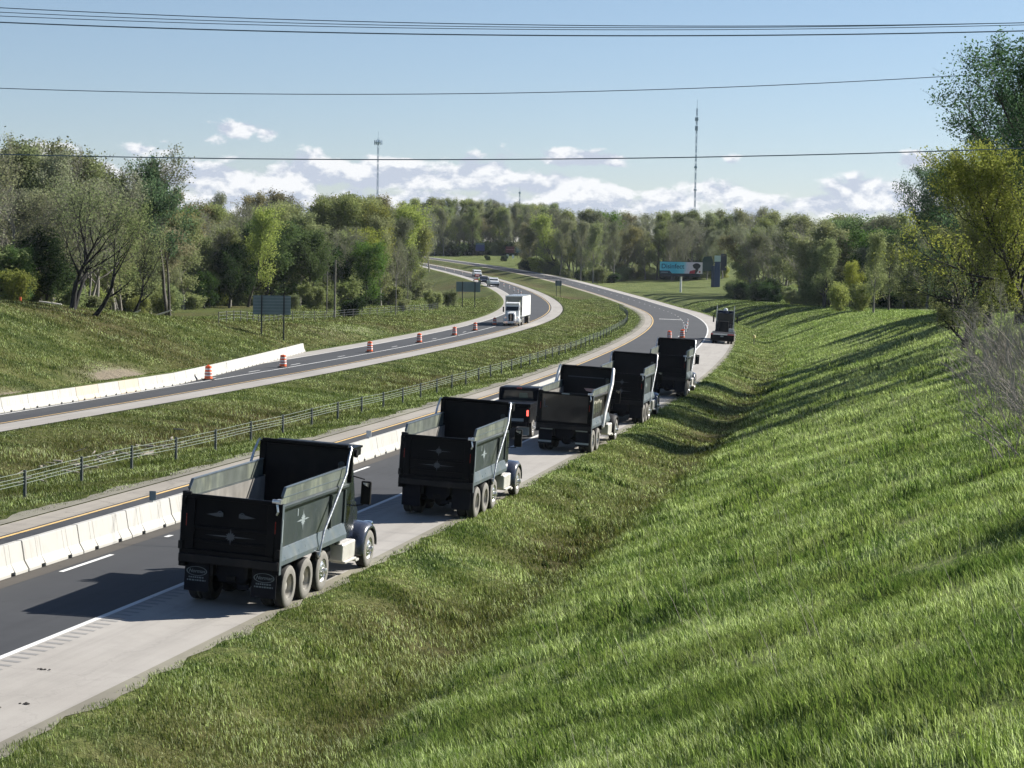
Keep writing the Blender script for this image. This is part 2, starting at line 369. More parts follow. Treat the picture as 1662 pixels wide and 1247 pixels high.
def leaf_mat(name, cols, trans=.4):
    t = NT(name)
    oi = t.n.new('ShaderNodeObjectInfo'); ti = t.attr('tint').outputs['Fac']
    c = t.ramp(ti, [(i / (len(cols) - 1), (c[0] * 1.12, c[1] * 1.22, c[2] * 1.12)) for i, c in enumerate(cols)])
    hsv = t.n.new('ShaderNodeHueSaturation'); t.l.new(c, hsv.inputs['Color'])
    t.set(hsv.inputs['Hue'], t.rng(oi.outputs['Random'], 0, 1, .485, .515, False))
    t.set(hsv.inputs['Value'], t.rng(t.math('FRACT', t.math('MULTIPLY', oi.outputs['Random'], 7.31)), 0, 1, .72, 1.3, False))
    t.set(hsv.inputs['Saturation'], t.rng(t.math('FRACT', t.math('MULTIPLY', oi.outputs['Random'], 3.77)), 0, 1, .8, 1.08, False))
    d = t.n.new('ShaderNodeBsdfDiffuse'); t.l.new(hsv.outputs[0], d.inputs[0])
    tr = t.n.new('ShaderNodeBsdfTranslucent'); t.l.new(hsv.outputs[0], tr.inputs[0])
    m = t.n.new('ShaderNodeMixShader'); m.inputs[0].default_value = trans
    t.l.new(d.outputs[0], m.inputs[1]); t.l.new(tr.outputs[0], m.inputs[2])
    return t.done(m.outputs[0])
MAT['leaf_olive'] = leaf_mat('olive_leaves', [(.13, .150, .060), (.19, .205, .085), (.27, .275, .13)], .5)
MAT['leaf_green'] = leaf_mat('green_leaves', [(.050, .090, .024), (.090, .145, .038), (.14, .195, .055)])
MAT['leaf_yellow'] = leaf_mat('yellow_green_leaves', [(.17, .19, .045), (.25, .26, .065), (.34, .33, .10)])
MAT['leaf_rust'] = leaf_mat('rusty_bud_leaves', [(.14, .125, .070), (.20, .17, .09), (.26, .22, .11)])
MAT['leaf_dark'] = leaf_mat('dark_evergreen_leaves', [(.022, .040, .015), (.038, .064, .022), (.06, .09, .032)])
MAT['leaf_willow'] = leaf_mat('grey_green_leaves', [(.045, .085, .045), (.085, .14, .065), (.15, .205, .095)])
MAT['leaf_gold'] = leaf_mat('golden_green_leaves', [(.11, .125, .035), (.18, .185, .055), (.27, .255, .08)], .45)
MAT['leaf_bud'] = leaf_mat('grey_bud_leaves', [(.14, .14, .085), (.20, .20, .12), (.27, .27, .16)])
# ------------------------------------------------------------------ road alignment and terrain (metres)
SK = np.arange(-60, 941, 100.0)
KAP = [1.6, -0.1456, -0.5229, -0.5511, -0.7928, -0.6644, -0.7486, -0.9956, -1.2225, -1.3021, -1.3191]
ZR = [0.0892, -0.3501, -0.5233, -0.5452, -0.7156, -0.682, 0.8178, 3.6598, 6.817, 10.2699, 13.6513]
ER = [-0.006, -0.0153, -0.0115, -0.0121, -0.0186, -0.0277, -0.0319, -0.0304, -0.0258, -0.0202, -0.0143]
ZL = [-1.1341, -0.4289, -0.5512, -0.6935, -0.6479, -0.0736, 1.4442, 3.8707, 7.0502, 10.0751, 13.1107]
EL = [0.0453, 0.0269, 0.0159, 0.0081, -0.0022, -0.0136, -0.0242, -0.0335, -0.0422, -0.0483, -0.0537]
OF = [2.0115, 1.8062, 1.4463, 0.9543, 0.0699, -0.7238, -1.0417, -1.0915, -1.2232, -1.1645, -1.0638]
WR, WL = 12.11, 11.48
def cub(k, s):
    k = np.asarray(k, float)
    s = np.clip(np.asarray(s, float), SK[0], SK[-1] - 1e-6)
    t = (s - SK[0]) / 100.0
    i = np.clip(t.astype(int), 0, len(SK) - 2)
    f = t - i
    kk = np.concatenate([[2 * k[0] - k[1]], k, [2 * k[-1] - k[-2]]])
    a, b, c, d = kk[i], kk[i + 1], kk[i + 2], kk[i + 3]
    return 0.5 * (2 * b + (c - a) * f + (2 * a - 5 * b + 4 * c - d) * f * f + (3 * b - a - 3 * c + d) * f ** 3)
SS = np.arange(-60.0, 1300.1, 2.0)
_k = cub(KAP, np.clip(SS, -20, 930)) * 1e-3
_k[SS < -10] = 0
_k[SS > 940] = 0
TH = np.cumsum(_k) * 2.0
TH += 0.2065 - TH[np.argmin(abs(SS))]
XC = np.cumsum(np.sin(TH)) * 2.0
YC = np.cumsum(np.cos(TH)) * 2.0
_i0 = int(np.argmin(abs(SS)))
XC += -16.2975 - XC[_i0]
YC += -YC[_i0]
def offl(s): return 26.156 + cub(OF, s)                # lateral place of the far carriageway's median-side edge
def w2(s, u):
    "station s, offset u (positive to the left of the near carriageway's right edge) to world X, Y"
    x, y, th = np.interp(s, SS, XC), np.interp(s, SS, YC), np.interp(s, SS, TH)
    return x - u * np.cos(th), y + u * np.sin(th)
def head(s): return float(np.interp(s, SS, TH))
def inv(X, Y):
    X = np.atleast_1d(np.asarray(X, float)); Y = np.atleast_1d(np.asarray(Y, float))
    s = np.empty(len(X)); u = np.empty(len(X))
    for a in range(0, len(X), 2000):
        D = (X[a:a+2000, None] - XC) ** 2 + (Y[a:a+2000, None] - YC) ** 2
        j = D.argmin(1)
        dx = X[a:a+2000] - XC[j]; dy = Y[a:a+2000] - YC[j]
        s[a:a+2000] = SS[j] + dx * np.sin(TH[j]) + dy * np.cos(TH[j])
        u[a:a+2000] = -dx * np.cos(TH[j]) + dy * np.sin(TH[j])
    return s, u
AR = ([-60, 60, 120, 160, 200, 250, 300, 350, 400, 500, 600, 700, 800, 950], [7, 7, 6.3, 5.0, 4.0, 2.8, 2.0, 1.3, .6, .1, 1, 4, 8, 14])
AL = ([-60, 100, 150, 180, 210, 240, 280, 400, 500, 600, 700, 800, 950], [5.5, 5.5, 5.0, 3.5, 1.5, .2, -.5, -.8, -.5, 0, 3, 7, 12])
def smin(a, b, k): 
    h = np.clip(0.5 + 0.5 * (b - a) / k, 0, 1)
    return b + (a - b) * h - k * h * (1 - h)
def side(t, z0, A, ditch, slope, tail, dw):
    "height at distance t outside a pavement edge of height z0: verge, ditch, then up (or down) to the level A"
    v = z0 - 0.02 * np.minimum(t, 0.6) - ditch * (0.5 - 0.5 * np.cos(np.pi * np.clip((t - 0.6) / (dw - 0.6), 0, 1)))
    up = smin(z0 - ditch + slope * np.maximum(t - dw, 0), A + tail * np.clip(t - 20, 0, 160), 1.6)
    down = -smin(-(z0 - 0.25 * np.maximum(t - 1.0, 0)), -(A + tail * np.clip(t - 20, 0, 160)), 1.2)
    w = np.clip((A - (z0 - ditch - 0.5)) / 1.2, 0, 1)
    f = np.clip((t - dw + .5) / 2.0, 0, 1)
    g = v * (1 - f) + np.maximum(up, z0 - ditch) * f
    d = np.where(t < 1.0, z0 - 0.02 * t, np.minimum(down, z0 - 0.02))
    return g * w + d * (1 - w)
def G(s, u):
    "terrain height; on the carriageways it is the pavement surface"
    s = np.asarray(s, float); u = np.asarray(u, float)
    zr, er, zl, el, of = cub(ZR, s), cub(ER, s), cub(ZL, s), cub(EL, s), offl(s)
    zR1 = zr - er * WR
    r = side(-u, zr - 0.093, np.interp(s, *AR), 0.9, 1 / 3.0, 0.03, 4.4)
    f = np.clip((u - WR) / (of - WR), 0, 1)
    m = zR1 * (1 - f) + zl * f - 0.75 * np.sin(np.pi * f) ** 2
    zl1 = zl - el * WL
    l = side(u - of - WL, zl1, np.interp(s, *AL), 0.5, 0.30, 0.02, 3.6)
    return np.where(u < 0, r, np.where(u <= WR, zr - er * u - 0.03 * np.maximum(3.1 - u, 0), np.where(u < of, m, np.where(u <= of + WL, zl - el * (u - of), l))))
def gxy(X, Y):
    s, u = inv(X, Y)
    return G(s, u)
# ------------------------------------------------------------------ ground sheet
rng = np.random.default_rng(7)
def fbm(x, y, f, seed):
    "cheap smooth noise from a few rotated sines, about -1..1"
    r = np.random.default_rng(seed); o = 0
    for k in range(9):
        a = r.uniform(0, math.pi * 2); w = f * r.uniform(.6, 2.2); o = o + np.sin((x * math.cos(a) + y * math.sin(a)) * w + r.uniform(0, 6.28)) / (1 + k * .25)
    return o / 4.0
def bumpz(X, Y, t):
    "small lumps of the verges, fading out at the pavement"
    w = np.clip((t - .6) / 4.0, 0, 1)
    return w * (0.13 * fbm(X, Y, .35, 1) + 0.07 * fbm(X, Y, 1.3, 2)) + np.clip((t - 6) / 30, 0, 1) * .30 * fbm(X, Y, .07, 3)
def off_t(s, u):
    "distance outside any pavement"
    of = offl(s)
    return np.where(u < 0, -u, np.where(u <= WR, 0, np.where(u < of, np.minimum(u - WR, of - u), np.where(u <= of + WL, 0, u - of - WL))))
def ground_z(s, u):
    X, Y = w2(s, u)
    return G(s, u) + bumpz(X, Y, off_t(s, u))
def gz(X, Y):
    s, u = inv(X, Y); return float(ground_z(s, u)[0])
srow = np.unique(np.concatenate([np.arange(-400, -20, 20.), np.arange(-20, 240, 1.5), np.arange(240, 520, 3.0), np.arange(520, 1000, 6.0), np.arange(1000, 1300, 20.), [1500, 1800]]))
tr_ = np.concatenate([np.linspace(0, 6, 13), np.linspace(6.8, 30, 30), [32, 35, 39, 44, 50, 58, 70, 85, 105, 130, 170, 230, 320, 480, 700]])
tl_ = np.concatenate([np.linspace(0, 5, 9), np.linspace(6, 40, 30), [43, 47, 52, 60, 72, 88, 110, 140, 180, 240, 330, 480]])
fm = np.linspace(0, 1, 26)
def olive_of(s, u, X, Y, of):
    "where the sward is duller and browner: verge and ditch, median, far bank"
    t = -u
    o = np.where(u < 0, np.clip(1 - (t - 4.8 - .7 * fbm(X, Y, .25, 40)) / 2.2, 0, 1) * .70 + .15 * np.clip(fbm(X, Y, .2, 41), 0, 1), 1.0)
    o = np.where(u < 0, o * np.clip(.75 + .5 * fbm(X, Y, .3, 42), 0, 1), np.clip(.9 + .3 * fbm(X, Y, .12, 43), 0, 1.15))
    o = np.where(u < 0, np.maximum(o, np.clip((s - 270) / 90, 0, 1) * .6), o)
    return np.clip(o, 0, 1.1)
def dry_of(s, u, X, Y, of):
    t = -u; near = np.clip((240 - s) / 60, 0, 1)
    d = np.exp(-((t - 4.6 - .5 * fbm(X, Y, .12, 5)) / 1.3) ** 2) * .8 * near * np.clip(.75 + .6 * fbm(X, Y, .5, 44), 0, 1)
    d = d + np.exp(-((t - 2.6 + .8 * fbm(X, Y, .2, 6)) / 1.3) ** 2) * .6 * np.clip(.4 + 1.0 * fbm(X, Y, .33, 45), 0, 1)
    um = (u - WR) / (of - WR); med = (um > 0) & (um < 1)
    d = np.where(med, np.exp(-((um - .55 - .12 * fbm(X, Y, .1, 8)) / .26) ** 2) * np.clip(.55 + 1.1 * fbm(X, Y, .09, 9), 0, 1) + .25 * np.clip(fbm(X, Y, .3, 46), 0, 1), d)
    tl = u - of - WL
    d = np.where(tl > 0, np.clip(.28 + .8 * fbm(X, Y, .11, 10), 0, .85) * np.clip(tl / 3, 0, 1), d)
    for s0, tt, ls, lt in ((150, 4.4, 6, 2.2), (127, 3.2, 6.5, 1.6)):
        d = np.where(tl > -0.5, np.maximum(d, 1.6 * np.exp(-((s - s0) / ls) ** 2 - ((tl - tt) / lt) ** 2)), d)
    return np.clip(d, 0, 1)
DIRT = ((150, 4.2, 5.5, 1.5), (127, 3.2, 6.5, 1.2), (139, 2.2, 5, .5))
def dirt_of(s, u, of):
    tl = u - of - WL; d = 0
    for s0, tt, ls, lt in DIRT: d = np.maximum(d, np.exp(-((s - s0) / ls) ** 2 - ((tl - tt) / lt) ** 2))
    return np.where(tl > -.5, d, 0)
rows = []; dry = []; pale = []; oli = []; drt = []
for s in srow:
    of = float(offl(s))
    u = np.concatenate([-tr_[::-1], [0.01, WR - .01], WR + fm * (of - WR), [of + .01, of + WL - .01], of + WL + tl_])
    sa = np.full(len(u), min(s, 1298.0))
    X, Y = w2(sa, u)
    if s > 1298: X = X + (s - 1298) * math.sin(TH[-1]); Y = Y + (s - 1298) * math.cos(TH[-1])
    if s < -60: X = X + (s + 60) * math.sin(TH[0]) ; Y = Y + (s + 60) * math.cos(TH[0])
    z = G(sa, u) + bumpz(X, Y, off_t(sa, u))
    inner = ((u > 0) & (u < WR)) | ((u > of) & (u < of + WL))
    z = np.where(inner, z - 0.10, z)
    rows.append(np.stack([X, Y, z], 1))
    t = -u
    near = np.clip((240 - s) / 60, 0, 1)
    d = dry_of(s, u, X, Y, of); tl = u - of - WL; oli.append(olive_of(s, u, X, Y, of)); drt.append(dirt_of(s, u, of))
    p = np.where(u < 0, np.clip((t - 6.5) / 3, 0, 1) * np.clip((s - 70) / 50, 0, 1) * np.clip((235 - s) / 60, 0, 1) * np.clip(.55 + .5 * fbm(X, Y, .15, 11), 0, 1) * .75, 0)
    p = np.where(tl > 0, 1.3 * sum(np.exp(-((s - s0) / ls) ** 2 - ((tl - tt) / lt) ** 2) for s0, tt, ls, lt in ((150, 4.4, 5, 1.7), (127, 3.2, 5.5, 1.2), (245, 8, 14, 2.2), (390, 12, 40, 4))), p)
    dry.append(np.clip(d, 0, 1)); pale.append(np.clip(p, 0, 1))
V = np.concatenate(rows); nc = len(rows[0]); nr = len(rows)
idx = np.arange(nr * nc).reshape(nr, nc)
F = np.stack([idx[:-1, :-1], idx[1:, :-1], idx[1:, 1:], idx[:-1, 1:]], -1).reshape(-1, 4)[:, ::-1]
ground = np_mesh('ground', V, F, MAT['turf'], dict(dry=np.concatenate(dry), pale=np.concatenate(pale), olive=np.concatenate(oli), dirt=np.concatenate(drt)), smooth=True)
tag(ground, 'grassy verges, median and banks beside the two carriageways', 'ground', kind='structure')

# ------------------------------------------------------------------ pavement sheets and markings
def sheet(name, mat, s0, s1, ua, ub, dz=0.0, step=2.0, label=None, thick=0.0, base=None):
    "strip between offsets ua and ub (numbers or functions of s), dz above the pavement"
    ss = np.arange(s0, s1 + step * .5, step); ss[-1] = s1
    A = ua(ss) if callable(ua) else np.full(len(ss), float(ua)); B = ub(ss) if callable(ub) else np.full(len(ss), float(ub))
    P = []
    nsub = 3
    for k in range(nsub + 1):
        u = A + (B - A) * k / nsub
        X, Y = w2(ss, u); P.append(np.stack([X, Y, G(ss, u) + dz], 1))
    if thick:
        for q, u in ((0, A), (-1, B)):
            pass
    V = np.stack(P, 1).reshape(-1, 3); n = nsub + 1
    idx = np.arange(len(ss) * n).reshape(len(ss), n)
    F = np.stack([idx[:-1, :-1], idx[1:, :-1], idx[1:, 1:], idx[:-1, 1:]], -1).reshape(-1, 4)[:, ::-1]
    LA = np.stack([A + (B - A) * k / nsub for k in range(nsub + 1)], 1).ravel()
    o = np_mesh(name, V, F, MAT[mat], dict(lat=LA, sta=np.repeat(ss, n)))
    return tag(o, label, kind='structure')
S0, S1 = -120.0 + 62, 1100.0
ofl = lambda a: (lambda s: offl(s) + a)
sheet('road', 'asphalt', S0, S1, 3.06, 11.1, .0, label='dark asphalt lanes of the near carriageway')
sheet('shoulder', 'shoulder', S0, S1, 0.0, 3.06, .0, label='pale shoulder on which the trucks stand')
sheet('shoulder', 'shoulder_left', S0, S1, 11.1, WR, .0, label='grey shoulder strip beside the median')
sheet('road', 'asphalt', S0, S1, ofl(2.1), ofl(9.1), .0, label='dark asphalt lanes of the far carriageway')
sheet('shoulder', 'shoulder', S0, S1, ofl(0), ofl(2.1), .0, label='pale inner shoulder of the far carriageway')
sheet('shoulder', 'shoulder', S0, S1, ofl(9.1), ofl(WL), .0, label='pale outer shoulder of the far carriageway')
sheet('gravel_edge', 'gravel', S0, 420, lambda s: -0.42 - .16 * np.sin(s * 1.3) * np.sin(s * .37) - .1 * np.sin(s * 3.1), 0.0, .012, 1.0, 'dusty gravel edge between shoulder and grass')
sheet('gravel_edge', 'gravel', S0, 420, WR, lambda s: WR + .75 + .2 * np.sin(s * .9) + .12 * np.sin(s * 2.3), .03, 1.0, 'dusty gravel edge between median grass and shoulder')
sheet('road_marking', 'line_white', S0, S1, 3.04, 3.20, .006, label='white edge line of the near carriageway')
sheet('road_marking', 'line_yellow', S0, S1, 10.86, 10.99, .006, label='yellow edge line of the near carriageway')
sheet('road_patch', 'asphalt_brown', S0, 150, 6.95, 7.5, .004, label='brown patched strip along the concrete barrier')
for a in np.arange(53.0 - 13.3 * 5, 150, 13.3):
    sheet('road_marking', 'line_white', a, a + 3.4, 6.66, 6.80, .009, .85, 'white lane dash by the concrete barrier')
for a in np.arange(160, 760, 12.2):
    sheet('road_marking', 'line_white', a, a + 2.6, 6.30, 6.42, .009, 1.3, 'white lane dash on the near carriageway')
sheet('road_marking', 'line_white', 60.3, 60.75, 6.6, 6.75, .011, .2, 'scrap of white paint on the lane')
sheet('road_marking', 'line_yellow', S0, S1, ofl(2.35), ofl(2.47), .006, label='yellow edge line of the far carriageway')
sheet('road_marking', 'line_white', S0, 279, lambda s: np.interp(s, [90, 130, 160, 180, 280], [32.7, 33.1, 32.75, 32.55, 31.9]), lambda s: np.interp(s, [90, 130, 160, 180, 280], [32.85, 33.25, 32.9, 32.7, 32.05]), .006, label='temporary white lane line beside the orange drums')
sheet('road_marking', 'line_white', S0, S1, ofl(9.22), ofl(9.34), .006, label='white outer edge line of the far carriageway')
for a in (141, 152, 164, 180, 204, 228, 252):
    sheet('road_marking', 'line_white', a, a + 3.0, 33.75 - (a - 141) * .006, 33.88 - (a - 141) * .006, .009, 1.0, 'faint white dash beside the orange drums')
sheet('road_marking', 'line_white', 324.5, 326.1, 6.3, 9.9, .010, .8, 'white bar painted across one lane')
# rumble strip grooves beside the white edge line
for i in range(170):
    a = 20 + i * .42
    sheet('rumble_strip', 'rumble', a, a + .15, 2.58, 2.98, .004, .17, 'dark rumble groove beside the white edge line')
# join the grooves into one marking object
grooves = [o for o in bpy.data.objects if o.name.startswith('rumble_strip')]
gv = []; gf = []
for o in grooves:
    b = len(gv); gv += [tuple(v.co) for v in o.data.vertices]; gf += [tuple(i + b for i in p.vertices) for p in o.data.polygons]
for o in grooves: bpy.data.objects.remove(o)
me = bpy.data.meshes.new('rumble_strip'); me.from_pydata(gv, [], gf); me.materials.append(MAT['rumble'])
o = bpy.data.objects.new('rumble_strip', me); COL.objects.link(o); tag(o, 'row of grooves beside the white edge line', kind='structure')

# ------------------------------------------------------------------ grass
def blades(name, n, smin_, smax_, umin_, umax_, hgt, wid, rho0, fall, label, seed, need=None):
    r = np.random.default_rng(seed)
    s = r.uniform(smin_, smax_, n); u = r.uniform(umin_, umax_, n)
    X, Y = w2(s, u); t = off_t(s, u)
    d = np.hypot(X, Y)
    area = (smax_ - smin_) * (umax_ - umin_)
    want = rho0 * (30.0 / np.maximum(d, 22)) ** fall * np.clip(t / .5, 0, 1)
    keep = (r.uniform(0, 1, n) < want * area / n) & (t > .25) & (abs(X) < .31 * Y + 3) & (Y > 14)
    gap = fbm(X, Y, .8, 50) + .7 * fbm(X, Y, 2.6, 51)
    keep &= r.uniform(0, 1, n) < np.clip(1.05 + 1.1 * gap, .15, 1)
    if need is not None: keep &= need(s, u, r.uniform(0, 1, n))
    s, u, X, Y, t, d = [a[keep] for a in (s, u, X, Y, t, d)]
    k = len(s)
    z = ground_z(s, u) - .01
    clump = 1.2 * fbm(X, Y, 1.1, 21) + .9 * fbm(X, Y, 3.3, 22)
    h = hgt * r.uniform(.5, 1.25, k) * (1 + .45 * clump) * np.clip(.45 + t / 9, .5, 1.1)
    w = wid * r.uniform(.7, 1.3, k) * np.maximum(1, d / 30) ** .75
    a = r.uniform(0, 2 * math.pi, k); lean = r.uniform(.15, .75, k); la = r.normal(2.6, 1.0, k)
    dx, dy = np.cos(a) * w / 2, np.sin(a) * w / 2
    lx, ly = np.cos(la) * lean * h, np.sin(la) * lean * h
    P0 = np.stack([X - dx, Y - dy, z], 1); P1 = np.stack([X + dx, Y + dy, z], 1)
    P2 = np.stack([X + dx * .7 + lx * .35, Y + dy * .7 + ly * .35, z + h * .62], 1); P3 = np.stack([X - dx * .7 + lx * .35, Y - dy * .7 + ly * .35, z + h * .62], 1)
    P4 = np.stack([X + lx, Y + ly, z + h * .92], 1)
    V = np.stack([P0, P1, P2, P3, P4], 1).reshape(-1, 3)
    b = np.arange(k)[:, None] * 5
    F = np.concatenate([b + [0, 1, 2], b + [0, 2, 3], b + [3, 2, 4]], 0)
    # attributes looked up like the ground's
    of = offl(s); dr = dry_of(s, u, X, Y, of); ol = olive_of(s, u, X, Y, of)
    pl = np.where(u < 0, np.clip((t - 6.5) / 3, 0, 1) * np.clip((s - 70) / 50, 0, 1) * np.clip((235 - s) / 60, 0, 1) * np.clip(.55 + .5 * fbm(X, Y, .15, 11), 0, 1) * .75, 0)
    tint = np.clip(r.uniform(0, 1, k) + .25 * fbm(X, Y, .9, 30), 0, 1)
    if name == 'weed_clumps': tint = tint * .55
    if name == 'straw': tint = .80 + .2 * tint
    o = np_mesh(name, V, F, MAT['blade'], dict(olive=np.repeat(ol, 5), dry=np.repeat(np.clip(dr, 0, 1), 5), pale=np.repeat(np.clip(pl, 0, 1), 5), tint=np.repeat(tint, 5)))
    tag(o, label, 'grass', kind='stuff')
    return k
QG = float(globals().get('GRASS_Q', 1.0))
blades('grass', int(3.2e6 * QG), 8, 120, -34, -.1, .16, .0115, 1050 * QG, 1.6, 'long spring grass on the slope below the camera and in the ditch', 31)
blades('verge_grass', int(1.1e6 * QG), 120, 470, -26, -.1, .16, .010, 1000 * QG, 1.6, 'paler grass on the bank beyond the truck row', 32)
blades('median_grass', int(9e5 * QG), 60, 480, WR + .2, 27.5, .16, .010, 950 * QG, 1.6, 'rough grass of the median on both sides of the cable barrier', 33)
blades('bank_grass', int(8e5 * QG), 95, 470, 38.0, 72, .16, .011, 900 * QG, 1.6, 'rough grass of the bank beyond the far carriageway', 34, need=lambda s, u, q: (u > offl(s) + WL + .6) & (dirt_of(s, u, offl(s)) < .25 + .3 * q))
blades('weed_clumps', int(5e5 * QG), 20, 200, -26, -.6, .34, .026, 260 * QG, 1.5, 'taller darker weeds growing in clumps on the slope and along the ditch', 35, need=lambda s, u, q: (fbm(w2(s, u)[0], w2(s, u)[1], .55, 60) + .8 * fbm(w2(s, u)[0], w2(s, u)[1], 1.9, 61)) > .62)
blades('straw', int(4e5 * QG), 15, 200, -28, -1.2, .22, .014, 170 * QG, 1.5, 'pale dead straw lying in tufts among the grass of the slope', 36, need=lambda s, u, q: (fbm(w2(s, u)[0], w2(s, u)[1], .7, 62) + .7 * fbm(w2(s, u)[0], w2(s, u)[1], 2.5, 63)) > .45)
# dry stalks standing in the grass on the slope
r = np.random.default_rng(77); st = MB()
for i in range(260):
    s = r.uniform(28, 115); u = -r.uniform(7, 21)
    X, Y = w2(s, u)
    if abs(X) > .3 * Y or Y < 20: continue
    z = float(ground_z(np.array([s]), np.array([u]))[0]); h = r.uniform(.35, .95); lx = -r.uniform(.05, .5) * h
    st.tube([(X, Y, z), (X + lx * .5, Y, z + h * .55), (X + lx, Y - .05, z + h * .95)], [.006, .005, .003], 3, cap=False)
tag(st.build('dry_stalks', MAT['cane']), 'thin straw-coloured stalks standing in the grass of the slope', 'stalks', kind='stuff')
# ------------------------------------------------------------------ concrete barriers
def P3(s, u, dz=0.0):
    X, Y = w2(s, u); return Vector((float(X), float(Y), float(G(s, u)) + dz))
def barrier_mesh(L=3.42):
    m = MB()
    prof = [(-.30, 0), (.30, 0), (.30, .08), (.17, .30), (.085, .81), (-.085, .81), (-.17, .30), (-.30, .08)]
    prof_s = [(-.275, .09), (.275, .09), (.17, .30), (.085, .81), (-.085, .81), (-.17, .30)]
    cuts = [0, .75, 1.0, L - 1.0, L - .75, L]
    for k in range(5):
        p = prof_s if k in (1, 3) else prof
        m.prism(p, cuts[k] + (.0 if k == 0 else .0005), cuts[k + 1], 'y')
    return m
b0 = barrier_mesh().build('concrete_barrier', MAT['barrier'], bevel=.015)
b1m = b0.data.copy(); b1m.materials.clear(); b1m.materials.append(MAT['barrier_beige'])
def put_barrier(i, s, u, s2, u2, label, group, beige=False, first=[True]):
    o = b0 if first[0] else b0.copy()
    if first[0]: first[0] = False
    else: COL.objects.link(o)
    if beige: o.data = b1m
    a, b = P3(s, u), P3(s2, u2)
    d = b - a
    o.location = a + Vector((0, 0, .004)); o.rotation_euler = (math.atan2(d.z, math.hypot(d.x, d.y)), 0, -math.atan2(d.x, d.y) + random.uniform(-.004, .004))
    tag(o, label, 'barrier', group)
random.seed(4)
k = 0
for s in np.arange(42.2, 147, 3.5):
    uf = lambda q: 7.78 + max(0, (q - 110)) * .012
    put_barrier(k, s, uf(s), s + 3.5, uf(s + 3.5), 'whitish concrete barrier segment in the row between the two lanes beside the dump trucks', 'barrier segments beside the dump trucks'); k += 1
beige = {116.0: 1}
s = 92.0; j = 0
lab = {7: 'beige concrete barrier segment, third from the left of the two beige ones in the far row'}
while s < 188.5:
    uf = lambda q: float(np.interp(q, [90, 134, 142, 190], [33.55, 33.65, 34.5, 39.3]))
    s2 = s + 3.5
    isb = j in (7, 9)
    lb = {7: 'beige concrete barrier segment in the far row, the wider left one of two beige segments', 9: 'beige concrete barrier segment in the far row, right one of two beige segments'}.get(j, 'whitish concrete barrier segment in the row along the far carriageway')
    put_barrier(j, s, uf(s), s2, uf(s2), lb, None if isb else 'barrier segments along the far carriageway', isb)
    s = s2; j += 1
# marker plates standing on the near row
for s, lb, m in ((62.0, 'small blue-grey marker plate on the barrier left of the nearest truck', 'sign_back'), (86.8, 'small white marker plate on the barrier left of the second truck', 'stripe_white')):
    p = P3(s, 7.78, .81)
    e = empty('barrier_marker', p, -head(s)); tag(e, lb, 'marker')
    MB().box(-.012, .012, -.05, .05, .0, .05).build('bracket', MAT['steel'], e)
    MB().box(-.11, .11, -.012, .012, .0505, .34).build('plate', MAT[m], e, bevel=.01)
# ------------------------------------------------------------------ orange drums
def make_drum():
    e = empty('traffic_drum')
    MB().lathe([(0, .30), (0, .44), (.05, .44), (.09, .33), (.09, .30)], 24, 'z').build('rubber_base', MAT['rubber'], e, smooth=True)
    zs = [.06, .22, .24, .40, .42, .58, .60, .76, .78, .92, .98]
    rr = lambda z: .29 - z * .075
    b = MB(); b.lathe([(.0, rr(0) - .01)] + [(z, rr(z) + (.008 if i % 2 else 0)) for i, z in enumerate(zs)] + [(1.0, .17), (1.0, .0)], 24, 'z')
    b.build('drum_body', MAT['orange'], e, smooth=True)
    for z0, z1, mt in ((.28, .39, 'stripe_white'), (.48, .58, 'stripe_white'), (.72, .82, 'stripe_white'), (.39, .48, 'stripe_dark')):
        MB().lathe([(z0, rr(z0) + .012), (z0 + .002, rr(z0) + .016), (z1 - .002, rr(z1) + .016), (z1, rr(z1) + .012)], 24, 'z').build('reflective_band', MAT[mt], e, smooth=True)
    MB().box(-.09, .09, -.02, .02, .999, 1.07).build('handle', MAT['orange'], e, bevel=.01)
    return e
drum = make_drum(); first = True
DR = [(140.8, 33.35, 'orange and white drum at the kink of the far barrier row'), (160.0, 33.25, 'orange and white drum just below the flared end of the far barrier row'),
      (191.0, 33.0, 'orange and white drum first past the end of the far barrier row'), (216.3, 32.8, 'orange and white drum halfway between barrier end and semi truck'),
      (240.4, 32.6, 'orange and white drum second in front of the semi truck'), (258.9, 32.5, 'orange and white drum closest before the semi truck, beside its shadow'),
      (283.8, 32.6, 'orange and white drum tucked at the left flank of the white semi truck'),
      (234.3, 7.0, 'orange drum whose top shows just over the farthest dump truck'), (240.5, 5.75, 'orange and white drum on the near lane beside the flatbed trailer')]
for s, u, lb in DR:
    o = drum if first else copy_tree(drum); first = False
    o.location = P3(s, u, .004); o.rotation_euler.z = random.uniform(0, 6); tag(o, lb, 'traffic drum', 'orange and white traffic drums')
